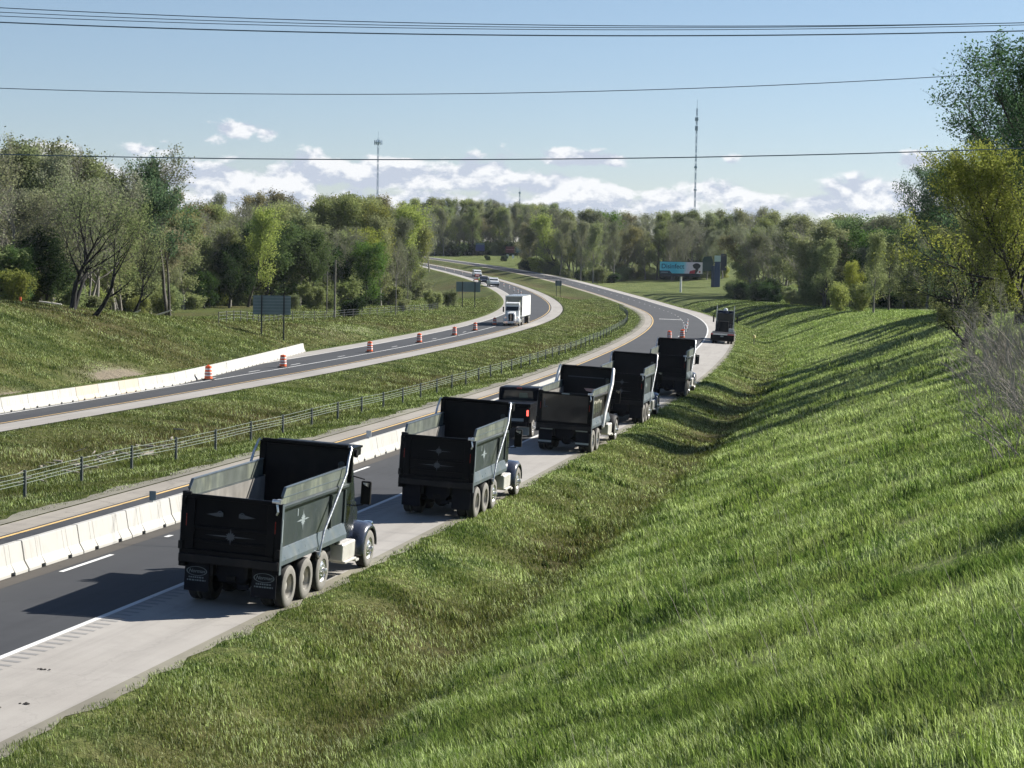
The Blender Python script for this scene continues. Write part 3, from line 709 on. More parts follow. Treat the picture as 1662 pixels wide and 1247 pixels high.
# slim white and orange channelizer posts along the far curve
def make_tube():
    e = empty('channelizer_post')
    MB().lathe([(0, .0), (0, .24), (.04, .24), (.06, .1), (.06, .0)], 16, 'z').build('rubber_base', MAT['rubber'], e, smooth=True)
    MB().lathe([(.05, .10), (1.0, .085), (1.08, .05), (1.08, 0)], 12, 'z').build('post', MAT['stripe_white'], e, smooth=True)
    MB().lathe([(.62, .10), (.63, .105), (.74, .103), (.75, .098)], 12, 'z').build('reflective_band', MAT['orange'], e, smooth=True)
    return e
tube = make_tube(); first = True
TS = [(s, 31.9) for s in (470, 484, 500, 516, 534)] + [(s, 32.3) for s in (634, 651, 668, 684, 700)]
for i, (s, u) in enumerate(TS):
    o = tube if first else copy_tree(tube); first = False
    o.location = P3(s, u, .004)
    g = 'channelizer posts just behind the semi truck' if i < 5 else 'white channelizer posts past the parked work vehicles'
    tag(o, 'slim white post with an orange band in the line just behind the semi truck' if i < 5 else 'slim white post in the line along the far curve beyond the work vehicles', 'traffic post', g)
for i, s in enumerate((252, 262, 275, 290)):
    o = copy_tree(tube); o.location = P3(s, 5.9, .004)
    tag(o, 'slim white post in the line on the near lane ahead of the drums', 'traffic post', 'slim posts on the near lane ahead of the drums')
# ------------------------------------------------------------------ cable barrier of the median
cb = empty('cable_barrier', P3(120, 15.5)); tag(cb, 'galvanised cable barrier with dark posts and four cables running along the median', 'cable barrier')
inv_loc = cb.location.copy()
ps = list(np.arange(75.8 - 4.9 * 4, 395, 4.9))
uu = lambda s: float(np.interp(s, [60, 120, 200, 300, 430, 520], [16.3, 15.6, 15.2, 14.9, 14.7, 13.9]))
pm = MB().box(-.05, .05, -.035, .035, -.1, 1.0)
p0 = None
gzp = lambda s, u: float(ground_z(np.array([s]), np.array([u]))[0])
for s in ps:
    X, Y = w2(s, uu(s))
    loc = Vector((float(X), float(Y), gzp(s, uu(s)))) - inv_loc
    if p0 is None: p0 = pm.build('post', MAT['guard_post'], cb); o = p0
    else: o = p0.copy(); COL.objects.link(o)
    o.parent = cb; o.location = loc; o.rotation_euler.z = -head(s)
for i, z in enumerate((.52, .64, .76, .93)):
    pts = []
    for s in np.arange(ps[0] - 20, ps[-1], 4.9):
        X, Y = w2(s, uu(s)); pts.append(Vector((float(X), float(Y), gzp(s, uu(s)) + z)) - inv_loc)
    MB().tube(pts, .012, 5).build('cable', MAT['cable'], cb)
# orange stake beside it
X, Y = w2(91.0, 16.1)
tag(MB().tube([(float(X), float(Y), gzp(91, 16.1) - .1), (float(X), float(Y), gzp(91, 16.1) + .95)], .03, 6).build('marker_stake', MAT['orange']), 'thin orange stake standing at the cable barrier left of the nearest truck', 'stake')
# ------------------------------------------------------------------ signs seen from behind
def sign_back(s, u, w, h, zb, label, face, posts=(-.33, .33), yaw=0.0, ribs=True, mat='sign_back', legdrop=.4, pr=.07):
    X, Y = w2(s, u); X, Y = float(X), float(Y); g = gz(X, Y)
    e = empty('road_sign', (X, Y, g), -head(s) + yaw); tag(e, label, 'road sign')
    MB().box(-w / 2, w / 2, .10, .14, zb, zb + h).build('panel', MAT[mat], e)
    if ribs:
        n = max(3, int(h / .3))
        for k in range(n): MB().box(-w / 2 + .02, w / 2 - .02, .06, .098, zb + (k + .5) * h / n - .025, zb + (k + .5) * h / n + .025).build('rib', MAT['steel'], e)
    for p in posts:
        px, py = X + p * w * math.cos(-head(s) + yaw), Y + p * w * math.sin(-head(s) + yaw)
        MB().box(p * w - pr, p * w + pr, -.09, .058, gz(px, py) - g - .3, zb + h + .05).build('post', MAT['post_dark'], e)
    return e
sign_back(205.6, 46.3, 3.85, 1.95, 2.35, 'wide grey back of a road sign on two dark posts beyond the far barrier end', None, posts=(-.27, .32), yaw=.2)
sign_back(392, 43.8, 4.6, 1.9, 3.0, 'bluish back of a road sign on two thin posts inside the far curve', None, posts=(-.24, .28), ribs=False, pr=.09)
sign_back(485, 22.3, 1.5, 1.2, 2.5, 'small dark sign back on two posts in the median strip', None, posts=(-.3, .3), ribs=False, pr=.05)
def lit_sign(name, X, Y, w, h, zb, label, mats):
    g = gz(X, Y); e = empty(name, (X, Y, g), math.atan2(-X, Y) * 1.0); tag(e, label, 'road sign')
    MB().box(-w / 2, w / 2, 0, .08, zb, zb + h).build('panel', mats[0], e)
    for k, (a, b, c, d) in enumerate(mats[2]): MB().box(a, b, -.03, -.003, zb + c, zb + d).build('legend_plate', mats[1], e)
    for p in (-.3, .3): MB().box(p * w - .1, p * w + .1, .083, .25, -.4, zb + h).build('post', MAT['post_dark'], e)
    return e
BLUE = simple('sign_blue', (.012, .030, .16), .5, var=.1); REDM = simple('sign_maroon', (.10, .014, .022), .5, var=.2); TEAL = simple('sign_teal', (.055, .11, .13), .5, var=.2)
lit_sign('service_sign', -14.2, 842, 3.7, 2.6, 2.0, 'blue service sign with pale top at the forest edge', (BLUE, TEAL, [(-1.85, 1.85, 2.62, 3.3)]))
lit_sign('maroon_sign', -1.8, 832, 3.6, 2.6, 2.0, 'maroon sign at the forest edge right of the blue one', (REDM, simple('dull_pink', (.35, .16, .18), .5), [(-1.6, 1.5, 1.2, 1.5)]))
lit_sign('small_teal_sign', 1.9, 832, 2.4, 2.4, 2.2, 'small teal sign beside the maroon sign', (TEAL, MAT['sign_back'], [(-.8, .8, .5, 1.6)]))
for q, xx in enumerate((-2.1, .1)):
    z = gz(xx - 1, 815)
    MBx = MB().box(-.45, .45, 0, .1, .5, 1.9).box(-.06, .06, .11, .2, -.3, 1.9)
    e = MBx.build('white_notice', MAT['white_paint']); e.location = (xx - .6, 815, z); tag(e, 'small white board below the maroon sign, %s of two' % ('left' if q == 0 else 'right'), 'sign')
# ------------------------------------------------------------------ billboard
BX, BY = 45.6, 556.0
bz = gz(BX - .4, BY)
bb = empty('billboard', (BX, BY, bz), -.05); tag(bb, 'wide billboard reading Disinfect in blue and pink on a single pale pole', 'billboard')
def gradient_face():
    t = NT('billboard_face')
    s_ = t.n.new('ShaderNodeSeparateXYZ'); t.l.new(t.tc.outputs['Object'], s_.inputs[0])
    c = t.ramp(t.math('ADD', t.rng(s_.outputs[0], -5.8, 5.8, 0, 1, False), t.math('MULTIPLY', t.math('SUBTRACT', t.noise(.5, 3), .5), .15)), [(0, (.16, .62, .80)), (.35, (.10, .56, .78)), (.56, (.22, .66, .82)), (.62, (.72, .70, .86)), (.75, (.86, .72, .82)), (1, (.92, .82, .84))])
    return t.done(t.bsdf(c, .5))
W_, H_ = 11.6, 3.15
zb_ = 6.25 - bz
zc = zb_ - .0
MB().box(-W_ / 2, W_ / 2, -.25, -.05, zc - .55, zc + H_ - .55).build('panel', gradient_face(), bb)
MB().box(-W_ / 2 - .12, W_ / 2 + .12, -.045, .5, zc - .75, zc + H_ - .45).build('frame', MAT['post_dark'], bb)
MB().box(-W_ / 2, W_ / 2 - .6, -1.0, -.3, zc - 1.35, zc - 1.25).box(-W_ / 2, W_ / 2 - .6, -.35, .2, zc - 1.24, zc - .76).build('catwalk', MAT['post_dark'], bb)
MB().prism([(-5.8, -.52), (-3.2, -.52), (-2.5, -1.25), (-5.8, -1.25)], -.31, -.253, 'y').build('dark_corner_plate', simple('bb_dark', (.01, .04, .08), .5), bb).location.z = zc + .72
MB().box(-5.5, -3.6, -.335, -.312, zc - .35, zc - .15).build('corner_plate_stripe', simple('bb_stripe', (.30, .36, .42), .5), bb)
MB().tube([(.0, .25, -1), (.0, .25, zc - .77)], .30, 16).build('pole', MAT['white_paint'], bb, smooth=True)
text_mesh('Disinfect', 'lettering', simple('bb_letter', (.01, .07, .20), .5), 1.75, bb, Matrix.Translation((-2.3, -.262, zc + 1.35)) @ Matrix.Rotation(R(90), 4, 'X') @ Matrix.Diagonal((1.0, 1.0, 1, 1)), .006)
hd = MB()
hd.prism([(4.2 + 1.05 * math.cos(a) * (1 + .06 * math.sin(5 * a)), 1.55 + .78 * math.sin(a)) for a in [2 * math.pi * i / 24 for i in range(24)]], -.30, -.253, 'y')
hd.prism([(3.9, .9), (4.7, 1.0), (4.6, .3), (4.1, -.52), (3.7, -.52)], -.298, -.2535, 'y')
h_ = hd.build('figure_hair_and_neck', simple('bb_black', (.012, .010, .016), .5), bb); h_.location.z = zc
rd = MB().prism([(2.2, -.53), (2.4, .15), (3.3, .45), (4.0, .5), (3.7, -.53)], -.29, -.254, 'y').prism([(4.75, -.1), (5.1, .3), (5.35, -.05), (5.1, -.3)], -.29, -.254, 'y')
r_ = rd.build('figure_red_garment', simple('bb_red', (.45, .02, .05), .5), bb); r_.location.z = zc
# tall blue pylon behind it
PX_, PY_ = 60.6, 606.0
pz = gz(PX_, PY_)
py = empty('pylon_sign', (PX_, PY_, pz), -.1); tag(py, 'tall narrow blue pylon with a pale box on top behind the billboard', 'pylon')
bl = simple('pylon_blue', (.018, .045, .115), .5, var=.15); bl2 = simple('pylon_dark', (.008, .016, .035), .5)
MB().box(-.95, .75, -.5, .5, -.5, 7.6).build('blue_column', bl, py, bevel=.1)
MB().box(-1.9, -.953, -.3, .4, -.5, 6.4).build('side_column', simple('pylon_mid', (.014, .035, .075), .5), py, bevel=.1)
MB().box(-1.05, .8, -.55, .55, 7.603, 9.4).build('pale_box', simple('pylon_pale', (.46, .56, .52), .5, var=.1), py, bevel=.05)
MB().box(.803, 2.6, -.3, .5, 5.0, 10.0).build('dark_panel', bl2, py)
MB().prism([(-5.4, 4.9), (-4.2, 9.0), (-2.0, 9.2), (-1.2, 7.2), (-1.93, 4.7)], .2, .5, 'y').build('green_back_panel', simple('pylon_green', (.02, .05, .045), .5), py)
# ------------------------------------------------------------------ far telecom towers
def lattice(X, Y, H, w0, w1, label, heads):
    g = gz(X, Y); e = empty('telecom_tower', (X, Y, g)); tag(e, label, 'tower')
    m = MB(); n = int(H / 4)
    leg = [(math.cos(a), math.sin(a)) for a in (0.5, 2.59, 4.69)]
    rw = lambda z: (w0 + (w1 - w0) * z / H) / 2
    for (a, b) in leg: m.tube([(a * rw(0), b * rw(0), -1), (a * rw(H), b * rw(H), H)], max(.06, w0 * .045), 5)
    for k in range(n):
        z0, z1 = k * H / n, (k + 1) * H / n
        for q in range(3):
            a, b = leg[q], leg[(q + 1) % 3]
            m.tube([(a[0] * rw(z0), a[1] * rw(z0), z0), (b[0] * rw(z1), b[1] * rw(z1), z1)], .045, 4)
            m.tube([(b[0] * rw(z0), b[1] * rw(z0), z0), (a[0] * rw(z1), a[1] * rw(z1), z1)], .045, 4)
    m.build('lattice_mast', MAT['tower'], e)
    for z, rad, hh in heads:
        h = MB()
        for q in range(9):
            a = q * 2 * math.pi / 9; h.box(-.18, .18, rad - .1, rad + .1, z - hh / 2, z + hh / 2, Matrix.Rotation(a, 3, 'Z'), (0, 0, z))
        h.lathe([(z - .1, rad * .3), (z - .1, rad), (z + .1, rad), (z + .1, rad * .3)], 12, 'z')
        h.build('antenna_array', MAT['tower'], e)
    MB().tube([(0, 0, H), (0, 0, H + 3.5)], .08, 4).build('lightning_rod', MAT['tower'], e)
    return e
def at_px(x, d): return (x - 831) / FPX * d
lattice(at_px(608, 1000), 1000, 52.0, 1.1, .9, 'thin lattice tower with a ring of antennas near its top, above the left wood', [(50, 1.9, 2.2)])
lattice(at_px(1121.5, 900), 900, 64.0, .85, .75, 'tallest thin mast rising over the wood right of the centre', [(59, .7, 1.6), (55, .6, 2.0), (38, .6, .8), (28, .6, .7)])
lattice(at_px(838, 1300), 1300, 34.0, 1.0, .8, 'short distant mast just clearing the treetops at the centre', [(33, .6, 1.0)])
# ------------------------------------------------------------------ wires overhead
def wire(pts, d, r, label, up=0):
    P = []
    xs = np.array([p[0] for p in pts]); ys = np.array([p[1] for p in pts])
    c = np.polyfit(xs - 831, ys, 2)
    for x in np.linspace(-1300, 2900, 60):
        y = np.polyval(c, x - 831)
        a = (x - 831) / FPX; b = (y - 1247 / 2) / FPX
        v = rt * a - up_v * b + fw
        v = v * (d / v.y); P.append(v + Vector((0, 0, CAMZ)))
    tag(MB().tube(P, r, 6).build('power_line', MAT['wire']), label, 'wire', 'power lines spanning the sky')
up_v = up
wire([(0, 12), (415, 32), (831, 40), (1246, 41), (1662, 38)], 72, .015, 'uppermost dark wire across the top of the sky')
wire([(0, 20), (415, 36), (831, 44), (1246, 44.5), (1662, 37)], 74, .013, 'second wire from the top, just under the uppermost')
wire([(0, 26), (415, 41), (831, 48), (1246, 47), (1662, 41)], 76, .013, 'third wire from the top of the sky')
wire([(0, 37), (415, 49), (831, 58), (1246, 58), (1662, 50)], 70, .021, 'fourth wire from the top, thickest of the upper bundle')
wire([(0, 144), (500, 152), (831, 151), (1246, 141), (1555, 122)], 170, .032, 'single wire crossing alone in the upper middle sky')
wire([(0, 251), (500, 258), (831, 259), (1246, 254), (1555, 244)], 84, .022, 'lowest wire crossing the clouds and treetops')
# ------------------------------------------------------------------ utility poles, field fence
def upole(x, d, H, r, label, arm=True):
    X = at_px(x, d); g = gz(X, d); e = empty('utility_pole', (X, d, g), .3); tag(e, label, 'utility pole')
    MB().tube([(0, 0, -.5), (0.05, 0, H)], [r, r * .7], 10).build('pole', MAT['wood_pole'], e, smooth=True)
    if arm: MB().box(-.5, .5, -.16, -.1, H - .5, H - .38).build('crossarm', MAT['wood_pole'], e)
upole(541, 292, 8.3, .17, 'tallest weathered utility pole at the wood edge right of the near sign', False)
upole(528, 312, 6.6, .10, 'shorter thin pole just left of the tallest one')
upole(640, 315, 6.4, .10, 'thin utility pole in the field right of the dark bush', False)
upole(659, 350, 6.6, .09, 'thin pole furthest right at the bare trees', False)
ff = empty('field_fence', (float(w2(250, 56)[0]), float(w2(250, 56)[1]), 0)); tag(ff, 'low wire fence with thin posts along the field before the left wood', 'fence')
q0 = None; last = None; wires = [[], [], []]
for s in np.arange(206, 372, 5.0):
    u = float(np.interp(s, [206, 262, 305, 356, 372], [52, 58, 53.5, 49.0, 48.5]))
    X, Y = w2(s, u); X, Y = float(X), float(Y); z = gz(X, Y)
    if q0 is None: q0 = MB().box(-.05, .05, -.05, .05, -.2, 1.25).build('post', MAT['wood_pole'], ff); o = q0
    else: o = q0.copy(); COL.objects.link(o)
    o.parent = ff; o.location = Vector((X, Y, z)) - ff.location
    for k, h in enumerate((.45, .8, 1.15)): wires[k].append(Vector((X, Y, z + h)) - ff.location)
for w in wires: MB().tube(w, .012, 4).build('wire', MAT['steel'], ff)
# ------------------------------------------------------------------ vehicles
def wheel(parent, x, y, r, w, side, rim='rim_bright', dish='in', dual=False):
    "side +1: outer face looks to +x. Hub parts are children of the tyre's wheel"
    sx = side
    prof = [(-w / 2, r * .60), (-w / 2, r * .90), (-w / 2 + .03, r * .97), (-w * .3, r), (w * .3, r), (w / 2 - .03, r * .97), (w / 2, r * .90), (w / 2 + .008, r * .75), (w / 2, r * .60), (w / 2 - .06, r * .57)]
    m = MB(); m.lathe([(a * sx, b) for a, b in prof[2:6]], 28, 'x', (x, y, r)); tread = m
    n = 28
    tr = tread.build('wheel', MAT['rubber'], parent, smooth=True)
    for ang in range(0):
        pass
    sw = MB(); sw.lathe([(a * sx, b) for a, b in prof[5:]], 28, 'x', (x, y, r)); sw.lathe([(a * sx, b) for a, b in prof[:3]], 28, 'x', (x, y, r))
    sw.build('tyre_sidewall', MAT['tyre_wall'], tr, smooth=True)
    if dish == 'in':     # outer wheel of a dual pair: deep dish
        p = [(w / 2 - .055, r * .575), (w / 2 - .05, r * .54), (-w * .25, r * .50), (-w * .32, r * .25), (-w * .32, 0)]
        hubp = [(-w * .32, r * .26), (w * .12, r * .20), (w * .16, r * .12), (w * .16, 0)]
    else:
        p = [(w / 2 - .055, r * .575), (w / 2 - .02, r * .55), (w * .30, r * .50), (w / 2 - .01, r * .36), (w / 2 + .01, r * .25), (w / 2 + .01, 0)]
        hubp = [(w / 2 + .005, r * .17), (w / 2 + .09, r * .15), (w / 2 + .11, r * .08), (w / 2 + .11, 0)]
    MB().lathe([(a * sx, b) for a, b in p], 28, 'x', (x, y, r)).build('rim', MAT[rim], tr, smooth=True)
    h = MB(); h.lathe([(a * sx, b) for a, b in hubp], 16, 'x', (x, y, r))
    fx = (-w * .30 if dish == 'in' else w / 2 - .012)
    for k in range(10):
        a = 2 * math.pi * k / 10; yy_, zz_ = y + math.cos(a) * r * .31, r + math.sin(a) * r * .31
        h.lathe([((fx) * sx, .016), ((fx + .04) * sx, .014), ((fx + .04) * sx, 0)], 6, 'x', (x, yy_, zz_))
    h.build('hub', MAT['silver' if rim == 'rim_bright' else 'rim_dirty'], tr, smooth=True)
    if dual:
        m = MB(); m.lathe([(a * sx, b) for a, b in [(-w / 2, r * .6), (-w / 2, r * .93), (-w * .3, r), (w * .3, r), (w / 2, r * .93), (w / 2, r * .6)]], 24, 'x', (x - sx * (w + .06), y, r))
        m.build('inner_tyre', MAT['rubber'], tr, smooth=True)
    return tr
def star(cx, cz, y, s, wings, m, axis='y', flip=1):
    "ornament with a rayed star and long thin wings, laid on plane y (or x)"
    def add(pts, a, b):
        m.prism([(cx + p * s, cz + q * s) for p, q in pts] if axis == 'y' else [(cx + p * s, cz + q * s) for p, q in pts], a, b, 'y' if axis == 'y' else 'x')
    n = 12; pts = []
    for k in range(n * 2):
        a = math.pi * k / n; rr = 1.0 if k % 2 == 0 else .66
        if k in (6, 18): rr = 1.75
        pts.append((rr * math.cos(a) * 1.15, rr * math.sin(a)))
    add(pts, y, y + .006 * flip)
    add([(-wings, 0), (-1.0, .16), (-1.0, -.16)], y + .002 * flip, y + .008 * flip)
    add([(wings, 0), (1.0, -.16), (1.0, .16)], y + .002 * flip, y + .008 * flip)
def make_dump(v):
    """v: dict(axles, tail ('emblem','emblem_gap','gloss','plain'), flaps text or None, arms ('thin','fat'), ledge mat, paint)"""
    e = empty('dump_truck'); N = lambda *k: None
    P = MAT[v.get('paint', 'black_paint')]; SIDE = MAT[v.get('side', 'dump_side')]; LED = MAT[v.get('ledge', 'dump_ledge')]
    L, zf, zt, WB = 5.65, 1.28, 2.62, 7.1
    y0 = -1.05                        # rear of the body
    # --- chassis
    MB().box(-.48, -.40, -1.0, 8.3, .78, 1.04).box(.40, .48, -1.0, 8.3, .78, 1.04).build('chassis_rail', MAT['chassis'], e)
    ax = [0, 1.37, 2.74][:v['axles']]
    for a in ax:
        MB().tube([(-.9, a, .53), (.9, a, .53)], .085, 10).lathe([(-.26, .0), (-.22, .2), (.0, .27), (.22, .2), (.26, 0)], 14, 'y', (0, a, .55)).build('axle', MAT['chassis'], e, smooth=True)
    MB().tube([(-.95, WB, .5), (.95, WB, .5)], .07, 8).build('axle', MAT['chassis'], e)
    for i, a in enumerate(ax):
        lift = i == 2
        for sd in (1, -1):
            wheel(e, sd * 1.10, a, .53, .27, sd, 'rim_bright' if lift or v.get('bright') else 'rim_dirty', 'out' if lift else 'in', dual=not lift)
    for sd in (1, -1): wheel(e, sd * 1.08, WB, .53, .30, sd, 'rim_bright', 'out')
    # --- mud flaps and the dark plate between them
    for sd in (1, -1):
        fl = MB().box(sd * .86 - .31, sd * .86 + .31, y0 + .18, y0 + .20, .34, 1.06).build('mud_flap', MAT['flap'], e)
        if v.get('flap_text'):
            ring = MB(); n = 36
            for k in range(n):
                a0, a1 = 2 * math.pi * k / n, 2 * math.pi * (k + 1) / n
                q = lambda a, s: (math.cos(a) * .265 * s + sd * .86, math.sin(a) * .115 * s + .83)
                (ax0, az0), (ax1, az1), (bx1, bz1), (bx0, bz0) = q(a0, 1), q(a1, 1), q(a1, .90), q(a0, .90)
                ring.add([(x, y0 + .173, z) for x, z in ((ax0, az0), (ax1, az1), (bx1, bz1), (bx0, bz0))] + [(x, y0 + .179, z) for x, z in ((ax0, az0), (ax1, az1), (bx1, bz1), (bx0, bz0))], [(0, 1, 2, 3), (7, 6, 5, 4), (0, 4, 5, 1), (2, 6, 7, 3)])
            ring.build('oval_ring', MAT['flap_print'], fl)
            text_mesh(v['flap_text'], 'lettering', MAT['flap_print'], .122, fl, Matrix.Translation((sd * .86, y0 + .175, .83)) @ Matrix.Rotation(R(90), 4, 'X'), .002, shear=.3)
            b = MB()
            for z, w in ((.66, .20), (.59, .24)):
                x = -w
                rr = random.Random(int(z * 100))
                while x < w:
                    q = rr.uniform(.025, .06); b.box(sd * .86 + x, sd * .86 + x + q, y0 + .172, y0 + .179, z, z + .035); x += q + .018
            b.build('small_print', MAT['flap_print'], fl)
        elif v.get('flap_bars'):
            MB().box(sd * .86 - .30, sd * .86 + .30, y0 + .15, y0 + .178, .42, .50).box(sd * .86 - .33, sd * .86 + .33, y0 + .15, y0 + .178, 1.0, 1.06).build('bright_bar', MAT['emblem'], fl)
    MB().prism([(-.45, 1.04), (.45, 1.04), (.45, .80), (.30, .62), (-.30, .62), (-.45, .80)], y0 + .3, y0 + .34, 'y').build('rear_plate', MAT['flap'], e, bevel=.01)
    MB().box(-.12, .12, y0 + .22, y0 + .298, .66, .78).build('tow_hitch', MAT['chassis'], e, bevel=.02)
    lp = MB().box(.18, .46, y0 + .24, y0 + .26, .48, .60); lp.build('rear_number_plate', MAT['flap'], e)
    # --- dump body
    yb, ye = y0, y0 + L
    MB().box(-1.08, 1.08, yb + .12, ye, zf, zf + .06).build('body_floor', MAT['floor_inside'], e)
    for k in range(9): pass
    cm = MB()
    for k in range(9): cm.box(-1.0, 1.0, yb + .25 + k * .6, yb + .33 + k * .6, zf - .18, zf - .002)
    cm.box(-.58, -.485, yb + .1, ye, zf - .22, zf - .003).box(.485, .58, yb + .1, ye, zf - .22, zf - .003)
    cm.build('body_crossmembers', MAT['chassis'], e)
    for sd in (1, -1):
        # sloping ledge at the bottom, plate wall, top rail
        MB().prism([(sd * 1.26, zf - .13), (sd * 1.27, zf - .01), (sd * 1.165, zf + .28), (sd * 1.10, zf + .28), (sd * 1.10, zf - .13)], yb + .16, ye, 'y').build('bottom_ledge', LED, e, bevel=.008)
        MB().prism([(sd * 1.10, zf + .283), (sd * 1.145, zf + .283), (sd * 1.145, zt - .17), (sd * 1.10, zt - .17)], yb + .16, ye, 'y').build('side_wall', SIDE, e)
        MB().prism([(sd * 1.10, zf + .06), (sd * 1.098, zf + .06), (sd * 1.098, zt), (sd * 1.10, zt)], yb + .2, ye - .02, 'y').build('side_lining', MAT['side_inside'], e)
        MB().prism([(sd * 1.10, zt - .167), (sd * 1.17, zt - .167), (sd * 1.265, zt - .08), (sd * 1.265, zt - .01), (sd * 1.20, zt + .02), (sd * 1.10, zt + .02)], yb + .16, ye, 'y').build('top_rail', SIDE, e, bevel=.008)
        # side board: chamfered rear end
        h = v.get('board', .38)
        MB().prism([(yb + .22, zt + .023), (yb + .22, zt + .023 + h * .45), (yb + .42, zt + .023 + h), (ye - .05, zt + .06 + h), (ye - .05, zt + .023)], sd * 1.165, sd * 1.205, 'x').build('side_board', MAT['board'], e)
        MB().prism([(yb + .22, zt + .024 + h * .46), (yb + .42, zt + .026 + h), (ye - .05, zt + .063 + h), (ye - .05, zt + .09 + h), (yb + .40, zt + .052 + h), (yb + .2, zt + .05 + h * .46)], sd * 1.15, sd * 1.22, 'x').box(sd * 1.2052, sd * 1.212, yb + .22, ye - .1, zt + .023 + h * .42, zt + .023 + h * .48).build('board_edge', MAT['dump_ledge'], e)
        # rear corner post with lamps
        MB().box(sd * 1.19 - .085, sd * 1.19 + .085, yb, yb + .157, zf - .33, zt + .06).build('corner_post', P, e, bevel=.012)
        MB().box(sd * 1.276, sd * 1.284, yb + .01, yb + .15, zf - .32, zt + .05).build('post_side_highlight', LED, e)  # lighter skin painting a highlight on the post's outer face
        MB().box(sd * 1.11 - .03, sd * 1.11 + .03, yb - .02, yb - .002, 1.95, 2.25).build('tail_lamp', MAT['red_lens'], e, bevel=.01)
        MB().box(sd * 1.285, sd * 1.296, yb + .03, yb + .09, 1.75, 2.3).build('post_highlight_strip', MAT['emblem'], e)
        # tailgate hinge ironwork
        MB().tube([(sd * 1.03, yb - .03, zt + .12), (sd * 1.22, yb - .03, zt + .12)], .05, 10).box(sd * 1.19 - .06, sd * 1.19 + .06, yb - .06, yb + .12, zt + .065, zt + .17).tube([(sd * 1.16, yb - .06, zt + .05), (sd * 1.2, yb - .09, zt - .12), (sd * 1.16, yb - .06, zt - .2)], .028, 6).build('tailgate_hinge', MAT['chassis'] if sd < 0 else MAT['silver'], e, smooth=False)
        MB().box(sd * 1.24 - .05, sd * 1.24 + .05, yb - .07, yb - .003, zf + .1, zf + .3).build('tailgate_latch', MAT['chassis'], e, bevel=.01)
        # stake pockets / verticals near the front
        MB().box(sd * 1.15, sd * 1.22, ye - 1.35, ye - 1.27, zf + .29, zt - .17).build('side_rib', SIDE, e)
        MB().box(sd * 1.15, sd * 1.20, ye - .10, ye - .002, zf + .29, zt - .17).build('side_rib', SIDE, e)
    # tailgate
    tg = MB().box(-1.10, 1.10, yb + .03, yb + .07, zf + .02, zt + .02).build('tailgate', P, e)
    fr = MB()
    fr.box(-1.12, 1.12, yb - .05, yb + .028, zt + .022, zt + .12)
    fr.box(-1.12, 1.12, yb - .04, yb + .028, zf + .0, zf + .12)
    if v['tail'] != 'gloss':
        fr.box(-1.12, -.92, yb - .03, yb + .028, zf + .122, zt + .02).box(.92, 1.12, yb - .03, yb + .028, zf + .122, zt + .02)
        fr.box(-.918, .918, yb - .02, yb + .028, zf + .62, zf + .70).box(-.918, .918, yb - .02, yb + .028, zf + .30, zf + .37)
    if v['tail'] == 'gloss':
        fr.box(-1.12, -1.07, yb - .03, yb + .028, zf + .122, zt + .02).box(1.07, 1.12, yb - .03, yb + .028, zf + .122, zt + .02)
    fr.build('tailgate_frame', P, tg, bevel=.012)
    if v['tail'] == 'gloss':
        MB().box(-1.06, 1.06, yb - .01, yb + .028, zf + .125, zt + .018).build('smooth_panel', simple('gloss_black', (.008, .008, .009), .14, var=.5, nscale=.8, coat=.5), tg, bevel=.01)
        MB().box(-.98, -.93, yb - .016, yb - .011, zt - .55, zt - .2).box(-.98, -.8, yb - .016, yb - .011, zt - .6, zt - .55).build('scuffed_mark', MAT['emblem_dark'], tg)
        MB().box(-.18, .18, yb - .06, yb - .052, zt + .045, zt + .1).build('small_plate', MAT['emblem'], tg)
    sill = MB().box(-1.27, 1.27, yb - .07, yb + .11, zf - .21, zf - .003).build('rear_sill', MAT['sill' if 'sill' in MAT else 'dump_side'], e, bevel=.015)
    if v['tail'] in ('emblem', 'emblem_gap'):
        m = MB(); star(.02, zf + .50, yb - .035, .115, 5.6, m, 'y', -1); m.build('star_emblem', MAT['emblem_dark'], tg)
        m = MB()
        if v['tail'] == 'emblem':
            star(.05, zf + .98, yb - .025, .10, 4.4, m, 'y', -1)
        else:
            for sx in (-1, 1):
                m.prism([(.0 + sx * .62, zf + 1.0), (.0 + sx * .36, zf + .96), (sx * .2, zf + .97), (sx * .2, zf + 1.07), (sx * .36, zf + 1.05)], yb - .032, yb - .022, 'y')
                m.lathe([(0, .05), (.006, .075), (.012, .05)], 12, 'y', (sx * .28, yb - .036, zf + 1.03))
        m.build('winged_emblem', MAT['emblem_dark'], tg)
    for sd in (1, -1):
        if v['tail'] in ('emblem', 'emblem_gap'):
            m = MB(); star(yb + 2.1, zf + .78, sd * 1.1455, .16, 3.1, m, 'x', sd); m.box(sd * 1.146, sd * 1.152, yb + 1.62, yb + 1.68, zf + .92, zf + 1.10)
            m.build('side_emblem', MAT['emblem'], e)
        elif v['tail'] == 'gloss' and sd == 1:
            m = MB()
            for q, (a, b) in enumerate(((.7, .28), (1.3, .34), (1.9, .3), (2.5, .34), (3.1, .26))):
                m.tube([(1.15, yb + a + math.cos(t_) * b * .5, zf + .75 + math.sin(t_) * b) for t_ in [k * .7 - 1 for k in range(8)]], .035, 5)
            m.build('side_swirl_lettering', simple('cream', (.55, .53, .38), .5), e)
    # headboard and cab shield
    zh = v.get('zh', 3.50)
    MB().box(-1.12, 1.12, ye + .003, ye + .06, zf, zh).build('headboard', MAT['dump_inside'], e)
    MB().box(-1.30, -1.12, ye - .02, ye + .1, zt + .02, zh + .02).box(1.12, 1.30, ye - .02, ye + .1, zt + .02, zh + .02).box(-1.30, 1.30, ye - .04, ye + .10, zh + .021, zh + .08).build('headboard_frame', P, e, bevel=.01)
